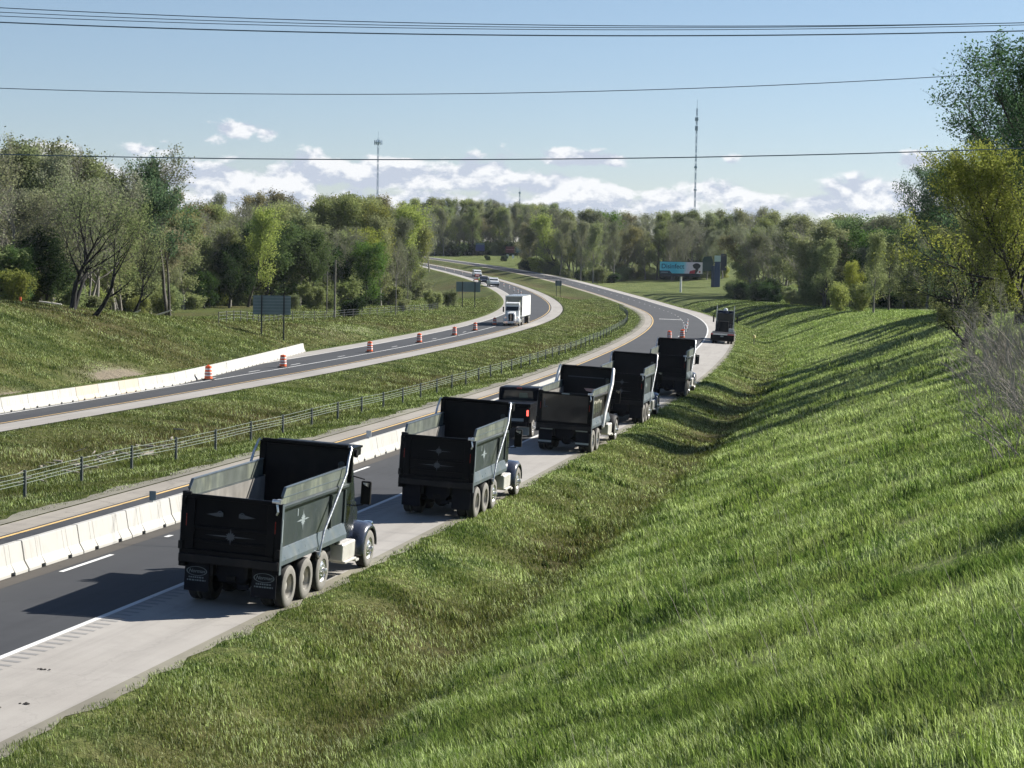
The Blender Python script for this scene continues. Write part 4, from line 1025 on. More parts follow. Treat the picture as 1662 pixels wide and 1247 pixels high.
    MB().box(-1.18, 1.18, ye + .101, ye + 1.35, zh - .03, zh + .03).box(-1.18, -1.10, ye + .101, ye + 1.2, zh - .22, zh - .031).box(1.10, 1.18, ye + .101, ye + 1.2, zh - .22, zh - .031).build('cab_shield', P, e, bevel=.01)
    MB().box(.15, .72, ye - .35, ye - .001, zf + .06, zf + 1.05).build('cylinder_housing', MAT['dump_inside'], e)
    MB().box(.12, .75, ye - .38, ye - .34, zf + 1.05, zf + 1.08).box(.72, .75, ye - .38, ye - .35, zf + .5, zf + 1.05).build('housing_edge', MAT['emblem_dark'], e)
    if v.get('orange_in'):
        MB().prism([(-.1, zf + 1.35), (.75, zf + 1.35), (.65, zf + .3), (.55, zf + .3), (.5, zf + 1.15), (.02, zf + 1.22)], ye - .02, ye - .003, 'y').build('scraped_steel_patch', simple('scraped_pink', (.55, .36, .30), .5, var=.3), e)
        MB().box(-.9, .85, ye - .014, ye - .004, zf + 1.85, zf + 1.90).build('headboard_seam', MAT['emblem_dark'], e)
    # tarp arms
    am = MAT['arm_white'] if v.get('arms') == 'fat' else MAT['silver']
    for sd in (1, -1):
        r = .085 if v.get('arms') == 'fat' else .038
        pts = [(sd * 1.33, yb + 3.05, zf - .25), (sd * 1.335, yb + 3.35, zf + .35), (sd * 1.34, ye - .62, zh - .55), (sd * 1.32, ye - .42, zh - .2), (sd * 1.30, ye - .15, zh + .07), (sd * 1.26, ye - .12, zh + .12)]
        rr = [r * .8, r, r, r * .9, r * .8, r * .7]
        MB().tube(pts, rr, 10).lathe([(-.05, .09), (.05, .09)], 12, 'x', (sd * 1.30, yb + 3.05, zf - .22)).build('tarp_arm', am, e, smooth=True)
        MB().box(sd * 1.22, sd * 1.30, yb + 2.9, yb + 3.2, zf - .35, zf - .14).build('arm_bracket', MAT['chassis'], e)
    MB().tube([(-1.2, ye - .12, zh + .11), (1.2, ye - .12, zh + .11)], .045, 10).lathe([(-.03, .11), (.05, .11), (.05, 0)], 12, 'x', (1.24, ye + .5, zh - .12)).tube([(-1.22, ye + .5, zh - .12), (1.22, ye + .5, zh - .12)], .075, 10).build('tarp_roller', MAT['chassis'], e)
    # --- cab, hood, fenders
    C = MAT[v.get('cab', 'navy')]
    yc = ye + .15
    cab = MB().prism([(yc, .95), (yc, 2.72), (yc + .15, 2.86), (yc + 1.15, 2.86), (yc + 1.45, 2.1), (yc + 1.5, .95)], -.98, .98, 'x').build('cab', C, e, bevel=.04, seg=3)
    MB().box(-.75, .75, yc - .006, yc - .001, 1.95, 2.6).build('rear_window', MAT['glass'], cab, bevel=.002)
    MB().box(-.85, .85, yc + 1.22, yc + 1.46, 2.12, 2.72).build('windscreen', MAT['glass'], cab)
    for sd in (1, -1):
        MB().prism([(yc + .22, 2.02), (yc + .22, 2.62), (yc + 1.08, 2.66), (yc + 1.27, 2.15), (yc + 1.2, 2.02)], sd * .981, sd * .987, 'x').build('side_window', MAT['glass'], cab)
        dr = MB().box(sd * .981, sd * .99, yc + .14, yc + 1.3, 1.0, 2.0).build('door', C, cab, bevel=.004)
        MB().box(sd * .991, sd * 1.02, yc + .2, yc + .36, 1.82, 1.88).build('handle', MAT['chrome'], dr)
        MB().tube([(sd * 1.0, yc + .08, 1.1), (sd * 1.06, yc + .08, 1.2), (sd * 1.06, yc + .08, 2.3), (sd * 1.0, yc + .08, 2.4)], .02, 6).build('grab_handle', MAT['chrome'], cab)
        mr = MB().box(sd * 1.36 - .14, sd * 1.36 + .14, yc + 1.12, yc + 1.24, 1.92, 2.56).build('mirror', MAT['chassis'], cab, bevel=.03)
        MB().prism([(sd * 1.36 - .10, 2.52), (sd * 1.36 + .10, 2.52), (sd * 1.36 + .08, 2.40), (sd * 1.36 - .05, 2.46)], yc + 1.11, yc + 1.119, 'y').build('mirror_glint', MAT['chrome'], mr)
        MB().tube([(sd * .98, yc + 1.18, 2.66), (sd * 1.3, yc + 1.18, 2.6)], .018, 6).tube([(sd * .98, yc + 1.18, 1.85), (sd * 1.3, yc + 1.18, 1.9)], .018, 6).build('mirror_bracket', MAT['chassis'], cab)
    rl = MB()
    for k in range(5): rl.box(-.62 + k * .31 - .05, -.62 + k * .31 + .05, yc + 1.0, yc + 1.1, 2.875, 2.93)
    rl.build('roof_marker_lamps', MAT['amber'], cab)
    hood = MB(); yh = yc + 1.5
    hood.prism([(yh, .95), (yh, 2.0), (yh + .15, 2.06), (yh + 1.35, 1.78), (yh + 1.62, 1.5), (yh + 1.66, .7), (yh + 1.2, .7)], -.62, .62, 'x')
    hood.build('hood', C, e, bevel=.08, seg=3)
    MB().box(-.45, .45, yh + 1.60, yh + 1.68, .85, 1.5).build('grille', MAT['chrome'], e, bevel=.02)
    for sd in (1, -1):
        # rounded fender sweeping over the front wheel
        n = 14; V_ = []; F_ = []
        sec = [(.56, .0), (.80, .02), (1.02, .0), (1.18, -.06), (1.24, -.16), (1.245, -.26)]
        for k in range(n + 1):
            a = R(200 - k * 200 / n) ; ry, rz = .80, .72
            for (x, dz) in sec:
                rad = 1 + dz * .9
                V_.append((sd * x, WB + .02 + math.cos(a) * ry * rad, .56 + max(-.22, math.sin(a)) * rz * rad))
        ns = len(sec)
        for k in range(n):
            for j in range(ns - 1): F_.append((k * ns + j, k * ns + j + 1, (k + 1) * ns + j + 1, (k + 1) * ns + j))
        fb = MB().add(V_, F_).build('fender', MAT[v.get('fender', 'fender_grey')], e, smooth=True)
        so = fb.modifiers.new('thick', 'SOLIDIFY'); so.thickness = .03
        MB().box(sd * .93 - .14, sd * .93 + .14, WB + .62, WB + .84, 1.02, 1.2).build('headlight', MAT['chrome'], e, bevel=.05)
        # steps and tank between cab and drive wheels
        MB().box(sd * .98 - .24, sd * .98 + .24, yc - .25, yc + .95, .50, .98).build('tank', MAT['alu_tank'], e, bevel=.05, seg=3)
        MB().box(sd * 1.06 - .2, sd * 1.06 + .2, yc + .96, yc + 1.25, .36, .42).box(sd * 1.05 - .2, sd * 1.05 + .22, yc - .1, yc + .95, .44, .495).build('step', MAT['alu_tank'], e, bevel=.01)
        MB().box(sd * .75 - .18, sd * .75 + .18, yc - 1.0, yc - .35, .55, .95).build('air_tank', MAT['chassis'], e, bevel=.08)
    MB().box(-1.12, 1.12, yh + 1.5, yh + 1.72, .42, .72).build('bumper', MAT['chrome'], e, bevel=.04)
    MB().tube([(1.02, yc - .16, .95), (1.02, yc - .16, 3.0), (1.02, yc - .24, 3.15)], .085, 14).build('exhaust_stack', MAT['stack'], e, smooth=True)
    MB().tube([(.86, yc - .1, 1.1), (.86, yc - .1, 2.5)], .1, 12).build('air_cleaner', MAT['chassis'], e, smooth=True)
    return e
MAT['side_brown'] = simple('brownish_black_side', (.022, .02, .018), .35, var=.5, nscale=1.1, dirt=(.12, .11, .085), dirt_amt=.3)
MAT['side_pale'] = simple('dusty_side', (.06, .07, .07), .5, var=.4, nscale=1.3, dirt=(.16, .15, .12), dirt_amt=.5)
MAT['sill'] = simple('rear_sill_paint', (.010, .010, .012), .5, var=.3, nscale=2, dirt=(.05, .04, .035), dirt_amt=.4, Specular_IOR_Level=.2)
MAT['fender_grey'] = simple('fender_dark_blue', (.035, .042, .065), .25, var=.2, nscale=2, coat=.5, dirt=(.12, .12, .12), dirt_amt=.3)
MAT['stack'] = simple('stack_dull_metal', (.13, .14, .13), .4, .6, var=.3, nscale=5)
TR = [
 dict(s=50.7, axles=3, tail='emblem_gap', flap_text='Norman', label='black dump truck nearest the camera, oval emblems on both mud flaps'),
 dict(s=69.8, axles=3, tail='emblem', label='black dump truck second in the line, two star emblems on its tailgate'),
 dict(s=95.0, axles=2, tail='gloss', flap_bars=True, arms='fat', cab='chassis', fender='chassis', bright=True, side='side_brown', board=.25, orange_in=True, zh=3.55, label='black dump truck with glossy blank tailgate and thick pale tarp arm, third in the line'),
 dict(s=113.2, axles=3, tail='emblem', label='black dump truck fourth in the line, between the pale-armed truck and the farthest one'),
 dict(s=137.3, axles=3, tail='plain', side='side_pale', label='black dump truck farthest ahead in the line, just behind the flatbed trailer'),
]
def su_frame(s, u):
    X, Y = w2(s, u); return float(X), float(Y), -head(s)
def stand(e, s, uc, wb, half=1.1, extra=0.0, rev=False):
    "put a vehicle with its origin axle at station s and centre offset uc so that its wheels meet the ground"
    z = lambda a, u: float(G(np.array([a]), np.array([u]))[0])
    X, Y, rz = su_frame(s, uc)
    sg = -1 if rev else 1
    zl = (z(s, uc + half) + z(s + sg * wb, uc + half)) / 2; zr_ = (z(s, uc - half) + z(s + sg * wb, uc - half)) / 2
    ry = math.atan2(zl - zr_, 2 * half) + extra
    rx = math.atan2(z(s + sg * wb, uc) - z(s, uc), wb)
    zc_ = (z(s, uc + half) + z(s, uc - half)) / 2
    if rev: rz += math.pi; ry = -ry
    e.location = (X, Y, zc_ + .004 + abs(extra) * half * .3); e.rotation_mode = 'YXZ'; e.rotation_euler = (rx, ry, rz)
for i, v in enumerate(TR):
    e = make_dump(v); tag(e, v['label'], 'dump truck', 'dump trucks parked on the shoulder')
    stand(e, v['s'], [.93, .55, .62, .55, .50][i], 6.75, extra=R(.5))
    if i:  # parked a touch off the road line
        e.rotation_euler.z += R([0, .3, -.4, .3, -.2][i])

# --- pickup with lit tail lamp beside the third truck
def make_pickup(paint):
    e = empty('pickup_truck'); C = MAT[paint]; w = 1.02
    MB().box(-.4, .4, -1.2, 4.6, .5, .66).build('chassis', MAT['chassis'], e)
    bed = MB().prism([(-1.2, .72), (-1.2, 1.42), (1.35, 1.42), (1.35, .72)], -w, w, 'x')
    bed = MB()
    bed.box(-w, -w + .1, -1.15, 1.35, .7, 1.42).box(w - .1, w, -1.15, 1.35, .7, 1.42).box(-w + .1, w - .1, 1.28, 1.35, .72, 1.42).box(-w + .1, w - .1, -1.15, 1.279, .72, .8)
    bed.build('cargo_bed', C, e, bevel=.03)
    MB().box(-w + .02, w - .02, -1.23, -1.153, .74, 1.44).build('tailgate', C, e, bevel=.025)
    MB().box(-w - .03, w + .03, -1.15, 1.3, 1.423, 1.60).build('bed_side_boxes', C, e, bevel=.03)
    cab = MB().prism([(1.37, .62), (1.37, 1.45), (1.52, 2.12), (1.7, 2.2), (3.1, 2.2), (3.85, 1.5), (3.95, .62)], -w, w, 'x').build('cab', C, e, bevel=.07, seg=3)
    MB().prism([(-.78, 1.58), (-.70, 2.06), (.70, 2.06), (.78, 1.58)], 1.355, 1.47, 'y').build('rear_window', MAT['glass'], cab)
    MB().prism([(.02, 1.72), (.05, 1.96), (.45, 1.96), (.5, 1.72)], 1.345, 1.354, 'y').build('window_reflection', MAT['reflection_green'], cab)
    MB().box(-.12, .12, 1.5, 1.56, 2.13, 2.2).build('third_brake_lamp', MAT['red_lens'], cab)
    for sd in (1, -1):
        MB().prism([(1.75, 1.58), (1.8, 2.05), (3.0, 2.08), (3.5, 1.58)], sd * (w + .001), sd * (w + .006), 'x').build('side_window', MAT['glass'], cab)
        MB().box(sd * 1.22 - .12, sd * 1.22 + .12, 3.2, 3.3, 1.5, 1.85).build('mirror', MAT['chassis'], cab, bevel=.03)
        MB().box(sd * .94 - .05, sd * .94 + .05, -1.26, -1.232, 1.04, 1.32).build('tail_lamp', MAT['lit_red' if sd > 0 else 'red_lens'], e, bevel=.02)
        MB().box(sd * .93 - .06, sd * .93 + .06, 5.5, 5.56, .9, 1.15).build('headlight', MAT['chrome'], e, bevel=.02)
        for a in (0, 4.3): wheel(e, sd * .88, a, .42, .28, sd, 'rim_bright', 'out')
    MB().prism([(3.96, .62), (3.94, 1.45), (5.2, 1.35), (5.5, 1.2), (5.52, .6)], -w, w, 'x').build('hood', C, e, bevel=.07, seg=3)
    bp = MB().box(-1.0, 1.0, -1.42, -1.24, .55, .73).build('rear_bumper', MAT['chassis'], e, bevel=.02)
    MB().box(-.16, .16, -1.43, -1.422, .58, .70).build('number_plate', MAT['white_paint'], bp)
    MB().box(-.85, -.45, -1.262, -1.235, .80, .92).box(-.1, .75, -1.262, -1.235, .78, .92).build('pale_panel', MAT['emblem'], e)
    for sd in (1, -1): MB().box(sd * .72 - .26, sd * .72 + .26, -.95, -.93, .12, .50).build('mud_flap', MAT['emblem'], e)
    return e
pk = make_pickup('black_paint'); tag(pk, 'dark pickup truck with one lit red tail lamp standing beside the third dump truck', 'pickup truck')
stand(pk, 100.8, 4.25, 4.3, .9)
pk.rotation_euler.z += R(.5)
pk.scale = (1.0, 1.0, 1.04)

# --- white semi truck with van trailer, coming towards the camera
def make_semi():
    e = empty('semi_truck'); C = MAT['white_paint']
    # origin under the steer axle, +y is forward
    MB().box(-.45, -.36, -5.4, 1.1, .72, .98).box(.36, .45, -5.4, 1.1, .72, .98).build('chassis_rail', MAT['chassis'], e)
    for sd in (1, -1):
        wheel(e, sd * 1.05, 0, .52, .3, sd, 'rim_bright', 'out')
        for a in (-3.9, -5.2): wheel(e, sd * 1.08, a, .52, .28, sd, 'rim_bright', 'in', dual=True)
        for a in (-14.0, -15.3): wheel(e, sd * 1.10, a, .52, .28, sd, 'rim_dirty', 'in', dual=True)
    cab = MB().prism([(-2.1, .95), (-2.1, 3.0), (-1.7, 3.25), (-.9, 3.1), (-.35, 2.05), (-.3, .95)], -1.02, 1.02, 'x').build('cab', C, e, bevel=.06, seg=3)
    MB().prism([(-.92, 2.98), (-.36, 2.08), (-.33, 2.10), (-.89, 3.02)], -.92, .92, 'x').build('windscreen', MAT['glass'], cab)
    MB().box(-1.0, 1.0, -.95, -.5, 3.02, 3.10).build('sun_visor', C, cab, bevel=.02)
    MB().prism([(-.34, .95), (-.34, 2.03), (1.1, 1.82), (1.34, 1.6), (1.38, .7), (.6, .7)], -.60, .60, 'x').build('hood', C, e, bevel=.09, seg=3)
    g = MB().prism([(-.34, .72), (-.40, 1.5), (-.25, 1.72), (.25, 1.72), (.40, 1.5), (.34, .72)], 1.36, 1.40, 'y').build('grille', MAT['chassis'], e, bevel=.02)
    MB().box(-.03, .03, 1.401, 1.43, .72, 1.7).build('grille_bar', MAT['chrome'], g)
    for sd in (1, -1):
        n = 10; V_ = []; F_ = []
        sec = [(.55, .05), (.85, .05), (1.12, 0), (1.18, -.1)]
        for k in range(n + 1):
            a = R(190 - k * 195 / n)
            for (x, dz) in sec: V_.append((sd * x, .0 + math.cos(a) * .78 * (1 + dz), .58 + max(-.1, math.sin(a)) * .68 * (1 + dz)))
        for k in range(n):
            for j in range(3): F_.append((k * 4 + j, k * 4 + j + 1, (k + 1) * 4 + j + 1, (k + 1) * 4 + j))
        fb = MB().add(V_, F_).build('fender', C, e, smooth=True); fb.modifiers.new('thick', 'SOLIDIFY').thickness = .04
        MB().lathe([(0, .0), (.0, .13), (-.12, .11)], 14, 'y', (sd * .86, .93, 1.15)).build('headlight', MAT['chrome'], e)
        MB().box(sd * 1.3 - .1, sd * 1.3 + .1, -.5, -.38, 1.9, 2.6).build('mirror', MAT['chassis'], cab, bevel=.02)
        MB().prism([(-1.5, 2.1), (-1.4, 2.8), (-.85, 2.8), (-.5, 2.1)], sd * 1.021, sd * 1.026, 'x').build('side_window', MAT['glass'], cab)
        MB().tube([(sd * .95, -2.25, .9), (sd * .95, -2.25, 3.5)], .09, 10).build('exhaust_stack', MAT['chrome'], e, smooth=True)
        MB().lathe([(-.7, 0), (-.7, .33), (.7, .33), (.7, 0)], 16, 'y', (sd * .95, -1.6, .68)).build('fuel_tank', MAT['chrome'], e, smooth=True)
    MB().box(-1.15, 1.15, 1.25, 1.45, .35, .70).build('bumper', MAT['chrome'], e, bevel=.04)
    MB().box(-.45, .45, 1.451, 1.46, .42, .62).build('number_plate_panel', C, e)
    tl = MB().box(-1.28, 1.28, -16.4, -2.9, 1.22, 4.08).build('trailer', MAT['trailer_white'], e, bevel=.03)
    MB().box(-1.16, 1.16, -2.897, -2.88, 1.4, 3.95).build('front_wall', MAT['trailer_front_shade'], tl)
    MB().box(-1.29, 1.29, -16.41, -2.885, 4.0, 4.10).box(-1.29, 1.29, -16.41, -2.9, 1.16, 1.26).build('edge_rail', MAT['silver'], tl)
    MB().box(-1.0, 1.0, -16.3, -12.9, 1.0, 1.157).build('axle_slider', MAT['chassis'], e)
    MB().box(-.75, -.62, -6.6, -6.5, .45, 1.15).box(.62, .75, -6.6, -6.5, .45, 1.15).build('landing_leg', MAT['chassis'], e)
    return e
sm = make_semi(); tag(sm, 'white semi truck with a white box trailer coming along the far carriageway', 'semi truck')
stand(sm, 281.5, 30.0, 14.0, rev=True)
sm.rotation_euler.z = math.pi - head(281.5) ; sm.rotation_euler.x *= 1
sm.scale = (.94, 1, 1)

# --- dark road tractor with empty flatbed, seen from behind
def make_lowboy():
    e = empty('flatbed_truck'); C = MAT['navy']
    for sd in (1, -1):
        for a in (1.0, 2.3): wheel(e, sd * 1.02, a, .48, .28, sd, 'rim_dirty', 'in', dual=True)
        for a in (9.6, 10.9): wheel(e, sd * 1.05, a, .52, .28, sd, 'rim_dirty', 'in', dual=True)
        wheel(e, sd * 1.05, 15.0, .52, .3, sd, 'rim_bright', 'out')
    MB().box(-1.28, 1.28, 0, 8.6, .98, 1.10).box(-1.28, 1.28, .05, .3, .55, .978).build('trailer_deck', MAT['chassis'], e, bevel=.01)
    rr = MB().box(-1.30, 1.30, -.06, -.003, .30, 1.12).build('rear_beam', MAT['black_paint'], e, bevel=.01)
    tp = MB().box(-1.02, .55, -.075, -.062, .97, 1.11); tp.build('white_tape', MAT['stripe_white'], rr)
    MB().box(-1.30, -1.025, -.075, -.062, .97, 1.13).box(.553, 1.30, -.075, -.062, .97, 1.11).build('red_tape', simple('pinkish_red_tape', (.55, .12, .12), .5), rr)
    MB().box(-.22, .12, -.085, -.0765, .76, .92).build('number_plate', MAT['emblem'], rr)
    MB().box(-1.25, -.7, -.05, .0, .30, .545).box(.7, 1.25, -.05, .0, .30, .545).build('mud_flap', MAT['flap'], e)
    MB().box(-.6, .5, 7.6, 8.5, 1.103, 2.3).build('winch_box', MAT['chassis'], e, bevel=.05)
    MB().tube([(-.9, 8.2, 1.1), (-.9, 8.2, 2.2), (-.75, 8.2, 2.35)], .09, 8).tube([(.9, 8.2, 1.1), (.9, 8.2, 1.8)], .09, 8).build('hose_post', MAT['emblem_dark'], e)
    MB().box(.55, 1.15, 6.9, 7.3, 1.103, 1.5).build('strap_box', MAT['alu_tank'], e, bevel=.03)
    MB().box(-.45, .45, 8.2, 16.2, .8, 1.05).build('chassis_rail', MAT['chassis'], e)
    cab = MB().prism([(11.6, .95), (11.6, 3.25), (11.9, 3.42), (13.2, 3.4), (14.1, 2.1), (14.2, .95)], -1.08, 1.08, 'x').build('cab', C, e, bevel=.12, seg=4)
    MB().prism([(-.85, 1.95), (-.85, 2.95), (-.7, 3.1), (.7, 3.1), (.85, 2.95), (.85, 1.95)], 11.585, 11.597, 'y').build('rear_window', MAT['glass'], cab, bevel=.003)
    MB().box(-.95, -.4, 11.7, 11.95, 3.425, 3.47).box(.35, .95, 11.7, 11.95, 3.425, 3.47).build('roof_edge_strip', MAT['silver'], cab)
    MB().lathe([(0, .26), (.12, .25), (.26, .16), (.30, 0)], 14, 'z', (-.02, 12.0, 3.44)).build('white_beacon', MAT['white_paint'], cab, smooth=True)
    for sd in (1, -1):
        MB().tube([(sd * 1.0, 11.3, .9), (sd * 1.0, 11.3, 4.05)], .05, 10).build('exhaust_stack', MAT['silver'], e, smooth=True)
        MB().box(sd * 1.38 - .09, sd * 1.38 + .09, 13.4, 13.5, 2.0, 2.8).build('mirror', MAT['chassis'], cab, bevel=.02)
        MB().box(sd * 1.0 - .15, sd * 1.0 + .15, 12.6, 14.0, .5, .9).build('fuel_tank', MAT['alu_tank'], e, bevel=.08)
    MB().prism([(14.21, .9), (14.2, 2.05), (15.8, 1.8), (16.1, .8)], -.9, .9, 'x').build('hood', C, e, bevel=.1, seg=3)
    return e
lb_ = make_lowboy(); tag(lb_, 'dark road tractor with an empty flatbed trailer, its rear edge taped red and white', 'flatbed truck')
stand(lb_, 229.5, .95, 13, .9)
# yellow topped post on the grass by it
X, Y = w2(243, -2.6)
e = empty('utility_marker', (float(X), float(Y), gz(float(X), float(Y)))); tag(e, 'low post with a pale yellow cap on the grass right of the flatbed truck', 'marker post')
MB().tube([(0, 0, -.2), (0, 0, .75)], .05, 8).build('post', MAT['wood_pole'], e)
MB().lathe([(.75, .1), (.8, .17), (1.05, .17), (1.15, .1), (1.15, 0)], 12, 'z').build('cap', simple('pale_yellow', (.80, .66, .28), .5), e, smooth=True)

# --- small far vehicles
def make_car(body, kind, mats):
    e = empty(kind)
    if kind == 'suv':
        pr = [(-2.3, .4), (-2.35, 1.0), (-2.2, 1.65), (-2.0, 1.75), (.5, 1.75), (1.2, 1.15), (2.2, 1.02), (2.35, .8), (2.35, .4)]
        win = [(-2.0, 1.15), (-1.9, 1.6), (.4, 1.62), (.95, 1.15)]; ww = [(.55, 1.62, 1.1, 1.17)]
    else:
        pr = [(-2.7, .5), (-2.75, 1.15), (-.6, 1.15), (-.5, 1.85), (.7, 1.88), (1.35, 1.25), (2.6, 1.15), (2.75, .9), (2.75, .5)]
        win = [(-.4, 1.25), (-.35, 1.72), (.6, 1.75), (1.1, 1.25)]
    b = MB().prism(pr, -.95, .95, 'x').build('body', MAT[body], e, bevel=.06, seg=3)
    for sd in (1, -1):
        MB().prism(win, sd * .951, sd * .957, 'x').build('side_window', MAT['glass'], b)
        for a in (-1.45, 1.5): wheel(e, sd * .85, a, .37, .24, sd, 'rim_bright', 'out')
        MB().box(sd * .75 - .14, sd * .75 + .14, pr[-2][0] - .0, pr[-2][0] + .03, .72, .86).build('headlight', MAT['chrome'], b)
        MB().box(sd * .8 - .1, sd * .8 + .1, pr[1][0] - .04, pr[1][0] + .01, .85, 1.1).build('tail_lamp', MAT['red_lens'], b)
    y1 = .52 if kind == 'suv' else .72; y2 = 1.18 if kind == 'suv' else 1.33
    z1, z2 = (1.68, 1.2) if kind == 'suv' else (1.8, 1.3)
    MB().add([(-.82, y1 + .02, z1), (.82, y1 + .02, z1), (.88, y2 + .02, z2), (-.88, y2 + .02, z2), (-.82, y1 - .1, z1), (.82, y1 - .1, z1), (.88, y2 - .1, z2 - .05), (-.88, y2 - .1, z2 - .05)], [(0, 1, 2, 3), (7, 6, 5, 4), (0, 4, 5, 1), (1, 5, 6, 2), (2, 6, 7, 3), (3, 7, 4, 0)]).build('windscreen', MAT['glass'], b)
    MB().box(-.93, .93, pr[-1][0] - .02, pr[-1][0] + .08, .38, .62).build('bumper', MAT['chassis'], b, bevel=.02)
    MB().box(-.7, .7, pr[1][0] - .02, pr[1][0] + .03, 1.0 if kind == 'suv' else 1.9, 1.5 if kind == 'suv' else 1.91).build('rear_glass', MAT['glass'], b)
    return e
c1 = make_car('white_paint', 'pickup_truck', None); tag(c1, 'white pickup facing us, nearest of the parked work vehicles on the far curve', 'pickup truck'); stand(c1, 536, 34.6, 3, .85, rev=True); c1.rotation_euler.z += R(3); c1.scale = (1.25,) * 3
c2 = make_car('fender_grey', 'suv', None); tag(c2, 'dark vehicle parked behind the white pickup on the far curve', 'car'); stand(c2, 556, 35.4, 3, .85, rev=True); c2.scale = (1.15,) * 3
c3 = make_car('white_paint', 'suv', None); tag(c3, 'white car alone on the far curve beyond the work vehicles', 'car'); stand(c3, 618, 30.2, 3, .85, rev=True); c3.scale = (1.15,) * 3
c4 = make_car('emblem', 'suv', None); tag(c4, 'small grey car where the near carriageway disappears behind the left trees', 'car'); stand(c4, 806, 7.2, 3, .85); c4.scale = (1.1,) * 3
# orange and white warning trailer and a worker by the parked vehicles
X, Y = w2(572, 35.6); z = float(G(572, 35.6))
e = empty('warning_trailer', (float(X), float(Y), z), -head(572)); tag(e, 'orange warning board trailer behind the parked work vehicles', 'trailer')
MB().box(-.8, .8, -.8, .8, .45, .7).build('bed', MAT['orange'], e); MB().box(-.6, .6, -.05, .05, 1.5, 2.1).build('board', MAT['orange'], e, bevel=.02)
MB().tube([(0, 0, .7), (0, 0, 1.5)], .08, 8).build('mast', MAT['chassis'], e)
MB().box(-.45, .45, -.08, -.053, 1.65, 1.95).build('arrow_panel', MAT['stripe_white'], e)
for sd in (1, -1): wheel(e, sd * .9, 0, .3, .18, sd, 'rim_dirty', 'out')
def make_person():
    e = empty('person'); import bmesh
    J = dict(p=(0, 0, .95, .15), b=(0, .0, 1.18, .14), c=(0, 0, 1.40, .15), n=(0, 0, 1.52, .06), h0=(0, .01, 1.60, .075), h=(0, .01, 1.70, .095), h2=(0, .01, 1.77, .06),
      ls=(-.19, 0, 1.42, .06), le=(-.25, -.02, 1.15, .045), lw=(-.24, .12, .95, .03), lhn=(-.24, .18, .90, .03), rs=(.19, 0, 1.42, .06), re=(.26, .05, 1.17, .045), rw=(.2, .24, 1.2, .03), rhn=(.17, .30, 1.22, .03),
      lh=(-.1, 0, .90, .1), lk=(-.13, .03, .50, .065), la=(-.14, -.02, .08, .045), lf=(-.15, .12, .04, .035), rh=(.1, 0, .90, .1), rk=(.13, .05, .50, .065), ra=(.15, -.04, .08, .045), rf=(.16, .10, .04, .035))
    names = list(J); E = [('p', 'b'), ('b', 'c'), ('c', 'n'), ('n', 'h0'), ('h0', 'h'), ('h', 'h2'), ('c', 'ls'), ('ls', 'le'), ('le', 'lw'), ('lw', 'lhn'), ('c', 'rs'), ('rs', 're'), ('re', 'rw'), ('rw', 'rhn'), ('p', 'lh'), ('lh', 'lk'), ('lk', 'la'), ('la', 'lf'), ('p', 'rh'), ('rh', 'rk'), ('rk', 'ra'), ('ra', 'rf')]
    me = bpy.data.meshes.new('body'); me.from_pydata([J[k][:3] for k in names], [(names.index(a), names.index(b)) for a, b in E], [])
    o = bpy.data.objects.new('body', me); COL.objects.link(o); o.parent = e; me.materials.append(MAT['cloth'])
    md = o.modifiers.new('skin', 'SKIN'); md.use_smooth_shade = True
    for i, k in enumerate(names): me.skin_vertices[0].data[i].radius = (J[k][3], J[k][3] * .85)
    me.skin_vertices[0].data[0].use_root = True
    o.modifiers.new('sub', 'SUBSURF').levels = 1
    MB().lathe([(1.02, .19), (1.2, .19), (1.42, .20), (1.50, .12), (1.50, .07)], 14, 'z').build('hi_vis_vest', MAT['vest'], e, smooth=True)
    MB().lathe([(1.72, .13), (1.74, .115), (1.82, .09), (1.86, 0)], 14, 'z').build('hard_hat', MAT['white_paint'], e, smooth=True)
    return e
pe = make_person(); tag(pe, 'person in a yellow vest and white hard hat standing by the parked work vehicles', 'person')
X, Y = w2(551, 37.0); pe.location = (float(X), float(Y), float(G(551, 37.0)) + .004); pe.rotation_euler.z = 2.6
